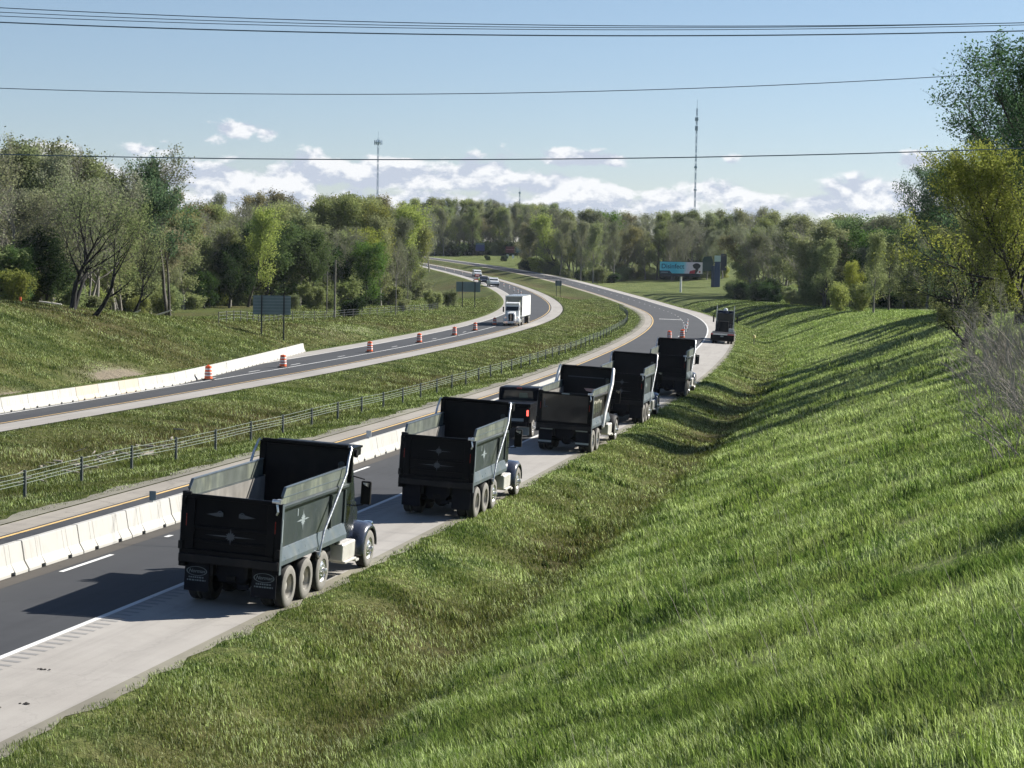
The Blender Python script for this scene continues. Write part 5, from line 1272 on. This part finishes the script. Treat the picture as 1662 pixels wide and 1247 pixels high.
# ------------------------------------------------------------------ trees
def unit(v):
    n = math.sqrt(v[0] ** 2 + v[1] ** 2 + v[2] ** 2) or 1; return (v[0] / n, v[1] / n, v[2] / n)
def grow_tree(seed, H, spread, tr, n1=9, n2=7, n3=5, start=.3, upb=.35, leaves=14, ls=.22, jit=.35, lean=(0, 0), trunks=1, bare=0.0, n0seg=9, flat=1.0, limb=1.0, crook=.10, taper=1.0):
    r = random.Random(seed)
    br = []; lf = []; lt = []
    def path(p, d, L, nseg, wob, ub):
        P = [p]; st = L / nseg
        for i in range(nseg):
            d = unit((d[0] + r.gauss(0, wob), d[1] + r.gauss(0, wob), d[2] + r.gauss(0, wob) + ub))
            p = (p[0] + d[0] * st, p[1] + d[1] * st, p[2] + d[2] * st); P.append(p)
        return P
    def at(P, f):
        x = f * (len(P) - 1); i = min(int(x), len(P) - 2); q = x - i
        a, b = P[i], P[i + 1]
        return tuple(a[k] + (b[k] - a[k]) * q for k in range(3)), unit(tuple(b[k] - a[k] for k in range(3)))
    def side_dir(d, ang, az):
        a = Vector(d); o = a.orthogonal().normalized(); q = Matrix.Rotation(az, 3, a) @ o
        return tuple(a * math.cos(ang) + q * math.sin(ang))
    for t in range(trunks):
        az = r.uniform(0, 6.28); tl = 0 if trunks == 1 else r.uniform(.12, .38)
        P0 = path((0 if trunks == 1 else math.cos(az) * .3, 0 if trunks == 1 else math.sin(az) * .3, -.4), unit((lean[0] + math.cos(az) * tl, lean[1] + math.sin(az) * tl, 1)), H * r.uniform(.78, .92) * (1 if t == 0 else r.uniform(.7, 1)), n0seg, crook, .04)
        r0 = tr * (1 if t == 0 else .75)
        br.append((P0, [r0 * (1.25 if i == 0 else 1) * (1 - .93 * taper * i / n0seg) for i in range(n0seg + 1)], 7))
        for i in range(n1):
            f = start + (1 - start) * ((i + r.random()) / n1) ** .9
            f = min(f, .985)
            p, d = at(P0, f)
            g_ = (f - start) / (1 - start)
            L = spread * limb * r.uniform(.75, 1.15) * (.30 + .78 * math.sin(math.pi * (.16 + .78 * g_)))
            dd = side_dir(d, R(r.uniform(38, 68)) * (1 - .35 * f), i * 2.4 + r.uniform(-.5, .5)); dd = (dd[0], dd[1], dd[2] * flat)
            rr = max(.025, r0 * (1 - .9 * f) * .62)
            P1 = path(p, unit(dd), L, 5, .16, upb * .3)
            br.append((P1, [rr * (1 - .85 * k / 5) for k in range(6)], 5))
            for j in range(n2):
                g = .22 + .78 * (j + r.random()) / n2; g = min(g, .98)
                p2, d2 = at(P1, g)
                L2 = L * .45 * r.uniform(.7, 1.2) * (1.1 - .5 * g)
                P2 = path(p2, unit(side_dir(d2, R(r.uniform(25, 60)), r.uniform(0, 6.28))), L2, 3, .2, upb * .35)
                r2 = max(.012, rr * (1 - .8 * g) * .5)
                br.append((P2, [r2, r2 * .8, r2 * .55, r2 * .3], 4))
                for k in range(n3):
                    h = .2 + .8 * (k + r.random()) / n3; h = min(h, .99)
                    p3, d3 = at(P2, h)
                    L3 = max(.35, L2 * .5) * r.uniform(.6, 1.15)
                    P3_ = path(p3, unit(side_dir(d3, R(r.uniform(20, 55)), r.uniform(0, 6.28))), L3, 2, .22, upb * .5)
                    br.append((P3_, [max(.008, r2 * .5), .007, .004], 3))
                    if r.random() < bare: continue
                    tone = r.random()
                    for q in range(int(leaves * r.uniform(.5, 1.4))):
                        c, _ = at(P3_, r.uniform(.15, 1))
                        lf.append((c[0] + r.gauss(0, jit), c[1] + r.gauss(0, jit), c[2] + r.gauss(0, jit)))
                        lt.append(min(1, max(0, tone * .6 + r.random() * .4)))
    # tube mesh
    V = []; F = []
    for P, rad, n in br:
        b = len(V)
        for i, p in enumerate(P):
            a = P[max(i - 1, 0)]; c = P[min(i + 1, len(P) - 1)]
            d = unit((c[0] - a[0], c[1] - a[1], c[2] - a[2]))
            o = unit((d[1], -d[0], 0) if abs(d[2]) < .95 else (1, 0, -d[0] / (d[2] or 1)))
            w = (d[1] * o[2] - d[2] * o[1], d[2] * o[0] - d[0] * o[2], d[0] * o[1] - d[1] * o[0])
            for k in range(n):
                t = 2 * math.pi * k / n; cs, sn = math.cos(t) * rad[i], math.sin(t) * rad[i]
                V.append((p[0] + o[0] * cs + w[0] * sn, p[1] + o[1] * cs + w[1] * sn, p[2] + o[2] * cs + w[2] * sn))
        for i in range(len(P) - 1):
            for k in range(n): F.append((b + i * n + k, b + i * n + (k + 1) % n, b + (i + 1) * n + (k + 1) % n, b + (i + 1) * n + k))
    V = np.array(V, dtype=np.float32); F = np.array(F, dtype=np.int32)
    if not lf: return V, F, None, None, None
    C = np.array(lf); k = len(C); g = np.random.default_rng(seed)
    a = g.normal(size=(k, 3)); a /= np.linalg.norm(a, axis=1)[:, None]
    b = np.cross(a, g.normal(size=(k, 3))); b /= np.linalg.norm(b, axis=1)[:, None]
    sz = ls * g.uniform(.55, 1.35, k)[:, None]
    a *= sz * .5; b *= sz * .36
    LV = np.stack([C - a, C - b * .9 + a * .1, C + a, C + b], 1).reshape(-1, 3)
    LF = (np.arange(k)[:, None] * 4 + np.arange(4)).astype(np.int32)
    return V, F, LV, LF, np.repeat(np.array(lt), 4)
PROTO = {}
def proto(key, cat, name, bark, leaf, **kw):
    V, F, LV, LF, T = grow_tree(**kw)
    e = bpy.data.objects.new(name, None); COL.objects.link(e); e.empty_display_size = .3
    tk = np_mesh('trunk', V, F, MAT[bark], parent=e, smooth=True)
    ch = [tk]
    if LV is not None: ch.append(np_mesh('crown', LV, LF, MAT[leaf], dict(tint=T), parent=e))
    PROTO[key] = dict(root=e, ch=ch, used=False, cat=cat, name=name, H=float(np.percentile((V if LV is None else LV)[:, 2], 99.6)))
def place(key, x, y, H, label, group=None, rz=None, sxy=1.0, dz=-.1, rx=0, ry=0):
    p = PROTO[key]; sc = H / p['H']
    if not p['used']: e = p['root']; p['used'] = True
    else:
        e = p['root'].copy(); COL.objects.link(e)
        for c in p['ch']:
            q = c.copy(); COL.objects.link(q); q.parent = e
    e.location = (x, y, gz(x, y) + dz); e.scale = (sc * sxy, sc * sxy, sc)
    e.rotation_euler = (rx, ry, random.uniform(0, 6.28) if rz is None else rz)
    tag(e, label, p['cat'], group); return e
T_ = 'tree'
proto('olive1', T_, 'olive_tree_in_young_leaf', 'bark_mid', 'leaf_olive', seed=11, H=16, spread=4.6, tr=.24, n1=15, n2=9, n3=6, start=.16, leaves=17, ls=.22, jit=.38)
proto('olive2', T_, 'olive_tree_in_young_leaf', 'bark_grey', 'leaf_olive', seed=12, H=16, spread=4.0, tr=.20, n1=15, n2=9, n3=6, start=.20, upb=.6, leaves=15, ls=.21, jit=.40, crook=.07)
proto('bud1', T_, 'grey_budding_tree', 'bark_grey', 'leaf_bud', seed=21, H=17, spread=4.2, tr=.20, n1=16, n2=9, n3=7, start=.22, upb=.8, leaves=11, ls=.18, jit=.30)
proto('bud2', T_, 'grey_budding_tree', 'bark_grey', 'leaf_bud', seed=22, H=17, spread=3.8, tr=.18, n1=14, n2=9, n3=6, start=.26, upb=1.0, leaves=5, ls=.16, jit=.28, trunks=3)
proto('rust', T_, 'rusty_budding_tree', 'bark_mid', 'leaf_rust', seed=31, H=16, spread=4.4, tr=.24, n1=15, n2=9, n3=6, start=.2, upb=.5, leaves=15, ls=.21, jit=.36)
proto('green', T_, 'green_leafy_tree', 'bark_dark', 'leaf_green', seed=41, H=13, spread=5.0, tr=.22, n1=13, n2=8, n3=6, start=.14, upb=.25, leaves=30, ls=.24, jit=.46)
proto('dark', T_, 'dark_green_tree', 'bark_dark', 'leaf_dark', seed=42, H=12, spread=4.6, tr=.22, n1=13, n2=8, n3=5, start=.10, upb=.2, leaves=26, ls=.32, jit=.46)
proto('yellow', T_, 'yellow_green_tree', 'bark_mid', 'leaf_yellow', seed=51, H=14, spread=5.0, tr=.22, n1=13, n2=8, n3=6, start=.2, upb=.7, leaves=18, ls=.21, jit=.36)
proto('shrub_y', 'shrub', 'yellow_green_shrub', 'bark_mid', 'leaf_yellow', seed=61, H=4, spread=1.9, tr=.06, n1=9, n2=6, n3=4, start=.08, upb=.4, leaves=13, ls=.20, jit=.24, trunks=3)
proto('shrub_o', 'shrub', 'olive_shrub', 'bark_grey', 'leaf_olive', seed=62, H=4, spread=2.1, tr=.06, n1=9, n2=6, n3=4, start=.05, upb=.3, leaves=15, ls=.22, jit=.26, trunks=3)
proto('shrub_d', 'shrub', 'dark_evergreen_shrub', 'bark_dark', 'leaf_dark', seed=63, H=4, spread=2.0, tr=.08, n1=11, n2=6, n3=4, start=.03, upb=.1, leaves=24, ls=.22, jit=.28, trunks=2)
proto('bare', T_, 'bare_grey_tree', 'bark_grey', 'leaf_bud', seed=71, H=15, spread=4.6, tr=.18, n1=13, n2=9, n3=6, start=.25, upb=.7, leaves=3, ls=.18, jit=.22, bare=.6)
proto('lean1', T_, 'leaning_dark_tree', 'bark_black', 'leaf_olive', seed=83, H=13, spread=6.4, tr=.36, n1=10, n2=8, n3=6, start=.28, upb=.55, leaves=5, ls=.22, jit=.36, lean=(.55, 0), trunks=2, crook=.12, limb=1.05)
proto('lean2', T_, 'leaning_dark_tree', 'bark_black', 'leaf_olive', seed=84, H=12, spread=6.8, tr=.34, n1=9, n2=8, n3=6, start=.30, upb=.6, leaves=5, ls=.22, jit=.36, lean=(1.05, 0), trunks=1, crook=.12, limb=1.1)
proto('vase', T_, 'spreading_open_tree', 'bark_mid', 'leaf_willow', seed=85, H=19, spread=5.0, tr=.26, n1=11, n2=9, n3=7, start=.5, upb=.6, leaves=8, ls=.24, jit=.30, trunks=2)
proto('willow', T_, 'tall_grey_green_tree', 'bark_dark', 'leaf_willow', seed=91, H=19, spread=7.6, tr=.34, n1=24, n2=13, n3=8, start=.14, upb=.42, leaves=15, ls=.17, jit=.26, trunks=1)
proto('golden', T_, 'golden_green_tree', 'bark_dark', 'leaf_gold', seed=92, H=11.5, spread=5.4, tr=.24, n1=20, n2=12, n3=8, start=.08, upb=.7, leaves=19, ls=.13, jit=.20)
random.seed(99)
def h_for(x, d, ytop):
    "height of a tree at image column x and distance d whose top reaches image row ytop"
    X = at_px(x, d); return CAMZ + (425 + .018 * (x - 831) - ytop) / FPX * d - gz(X, d)
GRP = {}
def lab(zone, key):
    kinds = dict(olive1='broad olive tree in young leaf', olive2='slender olive tree in young leaf', bud1='tall grey budding tree with upright branches', bud2='thin many-stemmed grey budding tree', rust='rust-tinged budding tree',
                 green='dense fresh green tree', dark='dark green bushy tree', yellow='yellow-green tree', bare='bare grey tree', vase='open spreading tree')
    return kinds[key] + ' ' + zone, kinds[key] + 's ' + zone
def fill(zone, pts, rows, drow, dx_m, tops, mix, hvar=.12, jitter=.35):
    "rows of single trees behind a wood edge given as (column, distance) points"
    xs = [p[0] for p in pts]; ds = [p[1] for p in pts]
    for k in range(rows):
        x = xs[0] + random.uniform(0, 20)
        while x < xs[-1]:
            d = float(np.interp(x, xs, ds)) + k * drow + random.uniform(-.3, .3) * drow
            key = random.choices([m[0] for m in mix], [m[1] for m in mix])[0]
            yt = float(np.interp(x, [t[0] for t in tops], [t[1] for t in tops]))
            H = h_for(x, d, yt) * (random.uniform(1 - hvar * 1.6, 1 + hvar * .25) if k < rows - 2 else random.uniform(.965, 1.01))
            if k < rows * .5: H *= random.uniform(.72, .97)
            H = max(5, min(H, 27))
            l, g = lab(zone, key)
            place(key, at_px(x, d), d, H, l, g, sxy=random.uniform(1.15, 1.55) * min(1.3, max(.85, 16 / H)))
            x += dx_m * random.uniform(1 - jitter, 1 + jitter) / d * FPX
def under(zone, pts, dx_m, n_rows=2, hs=(2.6, 6.0), keys=(('shrub_o', 3), ('shrub_d', 1.4), ('shrub_y', .5))):
    xs = [p[0] for p in pts]; ds = [p[1] for p in pts]
    nm = dict(shrub_o='olive', shrub_d='dark evergreen', shrub_y='yellow-green')
    for k in range(n_rows):
        x = xs[0]
        while x < xs[-1]:
            d = float(np.interp(x, xs, ds)) + 1 + k * 8 + random.uniform(-3, 4)
            key = random.choices([m[0] for m in keys], [m[1] for m in keys])[0]
            place(key, at_px(x, d), d, random.uniform(*hs), nm[key] + ' undergrowth shrub ' + zone, nm[key] + ' undergrowth ' + zone, sxy=random.uniform(1.1, 1.6))
            x += dx_m * random.uniform(.6, 1.4) / d * FPX
MIXL = [('olive1', 4), ('olive2', 3), ('bud1', 3), ('bud2', 1.5), ('rust', .8), ('green', .8), ('yellow', .6), ('bare', 2)]
MIXF = [('olive1', 3), ('olive2', 3), ('bud1', 3.5), ('bud2', 2), ('rust', 1.6), ('green', .4), ('yellow', .6), ('bare', 1.5)]
# left wood: high part at the left edge, then along the field
fill('in the left edge wood', [(-60, 205), (60, 208), (185, 236)], 5, 10, 3.4, [(-60, 232), (60, 228), (150, 236), (180, 262)], [('bud1', 4), ('bud2', 4), ('olive2', 1.5), ('olive1', 1.5), ('bare', 4)], .1)
fill('behind the leaning dark trees', [(150, 245), (300, 312), (330, 320)], 4, 12, 4.6, [(150, 270), (200, 330), (330, 345)], MIXL, .12)
fill('behind the near road sign', [(320, 330), (520, 362), (560, 368)], 5, 12, 4.7, [(320, 330), (420, 325), (560, 318)], MIXL, .12)
fill('behind the utility poles', [(555, 374), (640, 400), (668, 440)], 4, 12, 4.6, [(555, 316), (600, 318), (640, 345), (668, 380)], [('bud1', 3), ('olive2', 3), ('yellow', .8), ('bare', 2), ('olive1', 2)], .12)
fill('on the far left ridge', [(150, 560), (700, 640)], 2, 20, 8, [(150, 306), (300, 308), (450, 312), (700, 322)], [('rust', 3), ('olive1', 3), ('bud1', 1)], .05)
# centre: the wood along the outer side of the curve
fill('above the vanishing road', [(655, 850), (720, 835), (775, 852), (905, 868)], 5, 14, 5.2, [(655, 322), (760, 322), (850, 330)], MIXF, .08)
fill('behind the far bend', [(850, 716), (900, 668), (960, 622), (985, 632), (1010, 656)], 5, 13, 5.0, [(850, 330), (930, 340), (1010, 344)], MIXF, .10)
fill('behind the billboard', [(1005, 668), (1080, 655), (1175, 655)], 5, 12, 5.0, [(1005, 344), (1080, 342), (1165, 342)], MIXF, .08)
fill('right of the blue pylon', [(1196, 506), (1200, 500), (1290, 470)], 5, 12, 4.7, [(1162, 345), (1230, 336), (1290, 345)], [('bud1', 4), ('bud2', 2), ('olive2', 2), ('bare', 3), ('olive1', 1), ('rust', 1)], .08)
fill('behind the flatbed truck lawn', [(1290, 400), (1340, 362), (1440, 322), (1600, 300)], 5, 12, 4.8, [(1290, 350), (1400, 350), (1480, 345), (1600, 345)], [('olive1', 4), ('olive2', 2), ('bud1', 2), ('yellow', .8), ('bare', 1.4), ('green', 1)], .1)
fill('atop the right bank', [(1600, 196), (1640, 190), (1740, 176)], 3, 8, 3.2, [(1475, 345), (1520, 330), (1720, 300)], [('olive1', 3), ('dark', 2), ('olive2', 2), ('bare', 1)], .1)
under('in the left edge wood', [(-60, 205), (60, 208), (170, 232)], 3.6)
under('behind the leaning dark trees', [(150, 245), (300, 312), (330, 320)], 3.6)
under('behind the near road sign', [(320, 330), (520, 362), (560, 368)], 3.6)
under('behind the utility poles', [(555, 374), (640, 400), (668, 440)], 3.6)
under('above the vanishing road', [(655, 850), (720, 835), (775, 852), (905, 868)], 4.2)
under('behind the far bend', [(850, 716), (900, 668), (960, 622), (985, 632), (1010, 656)], 4.2)
under('behind the billboard', [(1005, 668), (1080, 655), (1175, 655)], 4.2)
under('right of the blue pylon', [(1192, 508), (1200, 500), (1290, 470)], 3.8)
under('behind the flatbed truck lawn', [(1290, 400), (1340, 362), (1440, 322), (1600, 300)], 3.8)
under('atop the right bank', [(1590, 190), (1640, 184), (1720, 176)], 3.4)
# named trees
place('lean1', at_px(118, 184), 184, 12.5, 'dark forked leaning tree at the top of the left bank, left of its neighbour', 'x', rz=R(20), dz=-.2)
place('lean2', at_px(146, 183), 183, 11.0, 'dark tree leaning far right at the top of the left bank', 'x', rz=R(-8), dz=-.2)
place('lean2', at_px(206, 246), 246, 11.5, 'dark leaning tree whose low bough reaches right above the pale fallen logs', 'x', rz=R(10), dz=-.2, sxy=.8)
for o in bpy.data.objects:
    if o.get('group') == 'x': del o['group']
place('vase', at_px(272, 262), 262, h_for(272, 262, 256), 'open spreading tree whose crown stands clear of the left wood', rz=1.0)
place('bud2', at_px(196, 262), 262, h_for(196, 262, 262), 'thin bare tree between the tall left wood and the open spreading tree')
for x, d, yt, k, lb in ((505, 352, 372, 'green', 'round fresh green tree in front of the wood, left of the tall pole'), (455, 352, 385, 'green', 'fresh green tree in front of the wood, above the near sign'), (590, 368, 392, 'green', 'low fresh green tree right of the tall pole, over the round bush'),
    (540, 366, 400, 'dark', 'dark green tree in the shade behind the tall pole'), (70, 208, 370, 'dark', 'dark bushy tree left of the leaning dark trees'), (330, 320, 440, 'dark', 'dark low tree left of the near sign'),
    (370, 328, 395, 'dark', 'dark tree above the left end of the near sign'), (630, 398, 330, 'yellow', 'yellow-green tree at the right end of the left wood'), (400, 335, 335, 'yellow', 'yellow-green treetop above the near sign'),
    (20, 203, 400, 'green', 'fresh green low tree at the very left edge'), (235, 262, 400, 'olive1', 'pale olive tree above the pale fallen logs'), (655, 425, 395, 'bare', 'bare grey tree where the far lanes vanish'), (640, 400, 400, 'bare', 'bare grey tree beside the thin pole in the field')):
    place(k, at_px(x, d), d, h_for(x, d, yt), lb)
for x, d, h, k, lb in ((560, 300, 2.9, 'shrub_d', 'round dark evergreen bush at the foot of the tall pole'), (505, 335, 4.3, 'shrub_o', 'pale olive bush right of the near sign'), (530, 338, 3.4, 'shrub_o', 'pale low bush just left of the thin pole'),
    (470, 330, 2.6, 'shrub_o', 'small olive bush half behind the near sign'), (262, 265, 3.2, 'shrub_y', 'yellow-green bush above the right pale log'), (225, 250, 2.6, 'shrub_y', 'yellow-green bush behind the left pale log'), (20, 190, 3.2, 'shrub_y', 'yellow-green bush at the left edge on top of the bank'),
    (700, 372, 3.5, 'shrub_o', 'thin pale bush in the field left of the far sign'), (725, 395, 3.3, 'shrub_o', 'thin pale bush just left of the far sign'), (655, 345, 2.3, 'shrub_o', 'low pale bush beside the poles furthest right'), (815, 800, 2.4, 'shrub_d', 'low dark bush under the maroon sign'), (790, 806, 2.0, 'shrub_d', 'low dark bush below the blue service sign'),
    (1395, 285, 4.0, 'shrub_y', 'bright yellow-green bush on the lawn edge, right one'), (1362, 292, 4.2, 'shrub_y', 'bright yellow-green bush on the lawn edge, left one'), (1385, 300, 7.4, 'yellow', 'yellow-green small tree rising behind the bright bushes'),
    (1275, 420, 2.3, 'shrub_y', 'low yellow-green bush at the left end of the lawn'), (1302, 415, 2.0, 'shrub_o', 'low olive bush beside the yellow-green one at the lawn end'), (1225, 448, 5.2, 'shrub_d', 'dark evergreen clump at the wood edge behind the flatbed truck'), (1200, 460, 4.2, 'shrub_d', 'dark evergreen bush nearest the blue pylon'), (1255, 440, 4.2, 'shrub_d', 'dark evergreen bush at the lawn shade, right of the clump')):
    place(k, at_px(x, d), d, h, lb)
for x, d, yt, k, lb in ((1440, 290, 380, 'olive1', 'dark olive tree at the left end of the bank-top grove'), (1415, 262, 375, 'olive2', 'slender tree behind the bright bushes'), (1335, 330, 388, 'olive1', 'round olive tree in front of the wood above the lawn'),
    (1520, 180, 330, 'olive2', 'dark olive tree under the tall grey-green tree'), (1566, 172, 330, 'dark', 'dark tree behind the golden tree on the bank top'), (1630, 165, 330, 'dark', 'dark tree at the right edge behind the golden tree'), (1548, 168, 430, 'dark', 'low dark tree at the bank crest')):
    place(k, at_px(x, d), d, h_for(x, d, yt), lb)
place('willow', at_px(1652, 138), 138, h_for(1652, 138, 58), 'tallest tree, grey-green and airy, at the right edge', rz=.6, sxy=1.1)
place('willow', at_px(1600, 146), 146, h_for(1600, 146, 120), 'airy grey-green tree left of the tallest one', rz=2.6, sxy=1.0)
place('willow', at_px(1542, 158), 158, h_for(1542, 158, 255), 'smaller grey-green tree at the left foot of the airy ones', rz=4.1, sxy=1.0)
place('golden', at_px(1672, 116), 116, h_for(1672, 116, 238), 'golden-green tree at the right edge in front of the tallest tree', rz=.3, sxy=1.02)
place('golden', at_px(1565, 128), 128, h_for(1565, 128, 330), 'lower golden-green tree left of the larger golden one', rz=1.3, sxy=1.2)
place('golden', at_px(1740, 108), 108, h_for(1740, 108, 330), 'second golden-green tree cut off by the right edge', rz=2.3)
# shrubs and small trees out of view to the right whose shade falls on the slope
place('shrub_o', 13.9, 41.5, 2.3, 'leafy shrub just off the right side of the slope')
# grey cane thicket on the slope
def canes(seed, n, h, rad):
    r = random.Random(seed); m = MB()
    def fork(p, d, L, q, lv):
        P = [p]
        for k in range(3):
            d = unit((d[0] + r.gauss(-.03, .16), d[1] + r.gauss(0, .14), d[2] + r.gauss(.03, .08)))
            p = (p[0] + d[0] * L / 3, p[1] + d[1] * L / 3, p[2] + d[2] * L / 3); P.append(p)
        m.tube(P, [q, q * .85, q * .7, q * .5], 5 if lv == 0 else 4 if lv == 1 else 3, cap=False)
        if lv < 3:
            for k in range(r.randint(2, 3) if lv < 2 else r.randint(1, 2)):
                i = r.randint(1, 3)
                fork(P[i], unit((d[0] + r.gauss(-.1, .45), d[1] + r.gauss(0, .4), d[2] + r.gauss(.05, .25))), L * r.uniform(.35, .75), q * .55, lv + 1)
    for i in range(n):
        a, q = r.uniform(0, 6.28), rad * math.sqrt(r.random())
        fork((math.cos(a) * q, math.sin(a) * q, -.1), unit((r.gauss(-.42, .25), r.gauss(0, .2), 1)), h * r.uniform(.3, .75), r.choice([.010, .014, .018, .028]), 0)
    return m
cane_o = [canes(5 + i, 13, 2.2, 1.5).build('cane_shrub', MAT['cane']) for i in range(3)]
used = [False] * 3
CS = []
rr_ = random.Random(3)
for i in range(40):
    d = 54 + 56 * (i / 39.0) + rr_.uniform(-2, 2); x = rr_.uniform(1625, 1740) if d < 78 else rr_.uniform(1590 + (110 - d) * .6, 1740)
    CS.append((x, d, rr_.uniform(.7, 1.15) * (1.15 if d > 85 else .85)))
for i, (x, d, sc) in enumerate(CS):
    k = i % 3; o = cane_o[k]
    if used[k]: o = o.copy(); COL.objects.link(o)
    used[k] = True
    X = at_px(x, d); o.location = (X, d, gz(X, d)); o.rotation_euler.z = rr_.uniform(-.6, .6); o.scale = (sc,) * 3
    tag(o, 'bleached leafless cane shrub in the thicket on the right bank', 'shrub', 'bleached cane thicket on the right bank')
place('bare', at_px(1618, 96), 96, 4.6, 'leafless pale small tree rising from the cane thicket', rz=.5)
place('bare', at_px(1580, 104), 104, 3.9, 'leafless pale sapling at the left end of the cane thicket', rz=2.5)
# pale fallen logs on the left
for x, d, L, a, el, lb in ((206, 232, 1.9, .75, .35, 'pale fallen log, lower one, left of the two on the grass below the left wood'), (243, 240, 2.8, .5, .3, 'longer pale fallen log, right of the two on the grass below the left wood'), (98, 192, 2.2, 2.9, .12, 'pale fallen branch beside the leaning dark trees')):
    X = at_px(x, d); z = gz(X, d)
    m = MB().tube([(0, 0, .1), (L * .5 * math.cos(a), .1, .12 + L * .5 * el), (L * math.cos(a), 0, .15 + L * el)], [.13, .12, .07], 8)
    if x == 98: m.tube([(L * .5 * math.cos(a), .1, .2), (L * .2 * math.cos(a), -.3, .75)], [.06, .02], 6)
    o = m.build('fallen_log', MAT['log'], smooth=True); o.location = (X, d, z); tag(o, lb, 'log')
X = at_px(31, 188); e = empty('orange_cone', (X, 188, gz(X, 188)))
tag(MB().lathe([(0, .14), (.55, .1), (.55, 0)], 14, 'z').lathe([(0, .2), (.05, .2), (.05, .1)], 14, 'z').build('cone_body', MAT['orange'], e), None); tag(e, 'small orange cone at the tree line on the far left', 'traffic cone')
# rubble and dead wood in the median ditch
mm = MB(); r = random.Random(8)
for i in range(60):
    s = r.gauss(88, 5); u = r.gauss(20.5, .8); X, Y = w2(s, u); X, Y = float(X), float(Y); z = gz(X, Y)
    a = r.uniform(0, 3.1); L = r.uniform(.15, .8); q = r.uniform(.02, .07)
    mm.tube([(X, Y, z + r.uniform(0, .1)), (X + math.cos(a) * L, Y + math.sin(a) * L, z + r.uniform(0, .22))], [q, q * .6], 5)
tag(mm.build('dead_brushwood', MAT['cane']), 'scattered grey brushwood lying in the median ditch', 'brushwood', kind='stuff')
# little clods and litter on the shoulder
for i, (s, u) in enumerate(((41.5, 1.9), (38.6, .9), (38.1, 1.25))):
    X, Y = w2(s, u); m = MB(); r = random.Random(i)
    for k in range(6): m.lathe([(0, .035 * r.uniform(.6, 1.3)), (.012, .025), (.02, 0)], 7, 'z', (r.gauss(0, .07), r.gauss(0, .03), 0))
    o = m.build('dirt_clod', MAT['bark_dark']); o.location = (float(X), float(Y), float(G(s, u)) + .006); tag(o, 'dark clods of dirt on the pale shoulder, %s' % ('farther from the camera', 'nearest the grass', 'at the left edge of the view')[i], 'clod')
# prototypes never placed are removed again
for p in PROTO.values():
    if not p['used']:
        for c in p['ch'] + [p['root']]: bpy.data.objects.remove(c)
# ------------------------------------------------------------------ the air
_gv = np.array([tuple(v.co) for v in ground.data.vertices])
print('ground bounds', _gv.min(0), _gv.max(0))
hz = MB().box(float(_gv[:, 0].min()) - 5, float(_gv[:, 0].max()) + 5, float(_gv[:, 1].min()) - 5, float(_gv[:, 1].max()) + 5, float(_gv[:, 2].min()) - 1, 100).build('haze', MAT['turf'])
hm = bpy.data.materials.new('haze'); hm.use_nodes = True
hm.node_tree.nodes.clear()
ho = hm.node_tree.nodes.new('ShaderNodeOutputMaterial'); pv = hm.node_tree.nodes.new('ShaderNodeVolumePrincipled')
pv.inputs['Color'].default_value = (.80, .88, 1.0, 1); pv.inputs['Density'].default_value = HAZE_D; pv.inputs['Anisotropy'].default_value = .3
hm.node_tree.links.new(pv.outputs[0], ho.inputs['Volume'])
hz.data.materials.clear(); hz.data.materials.append(hm)
tag(hz, 'thin pale air between the camera and the far wood', 'haze', kind='stuff')
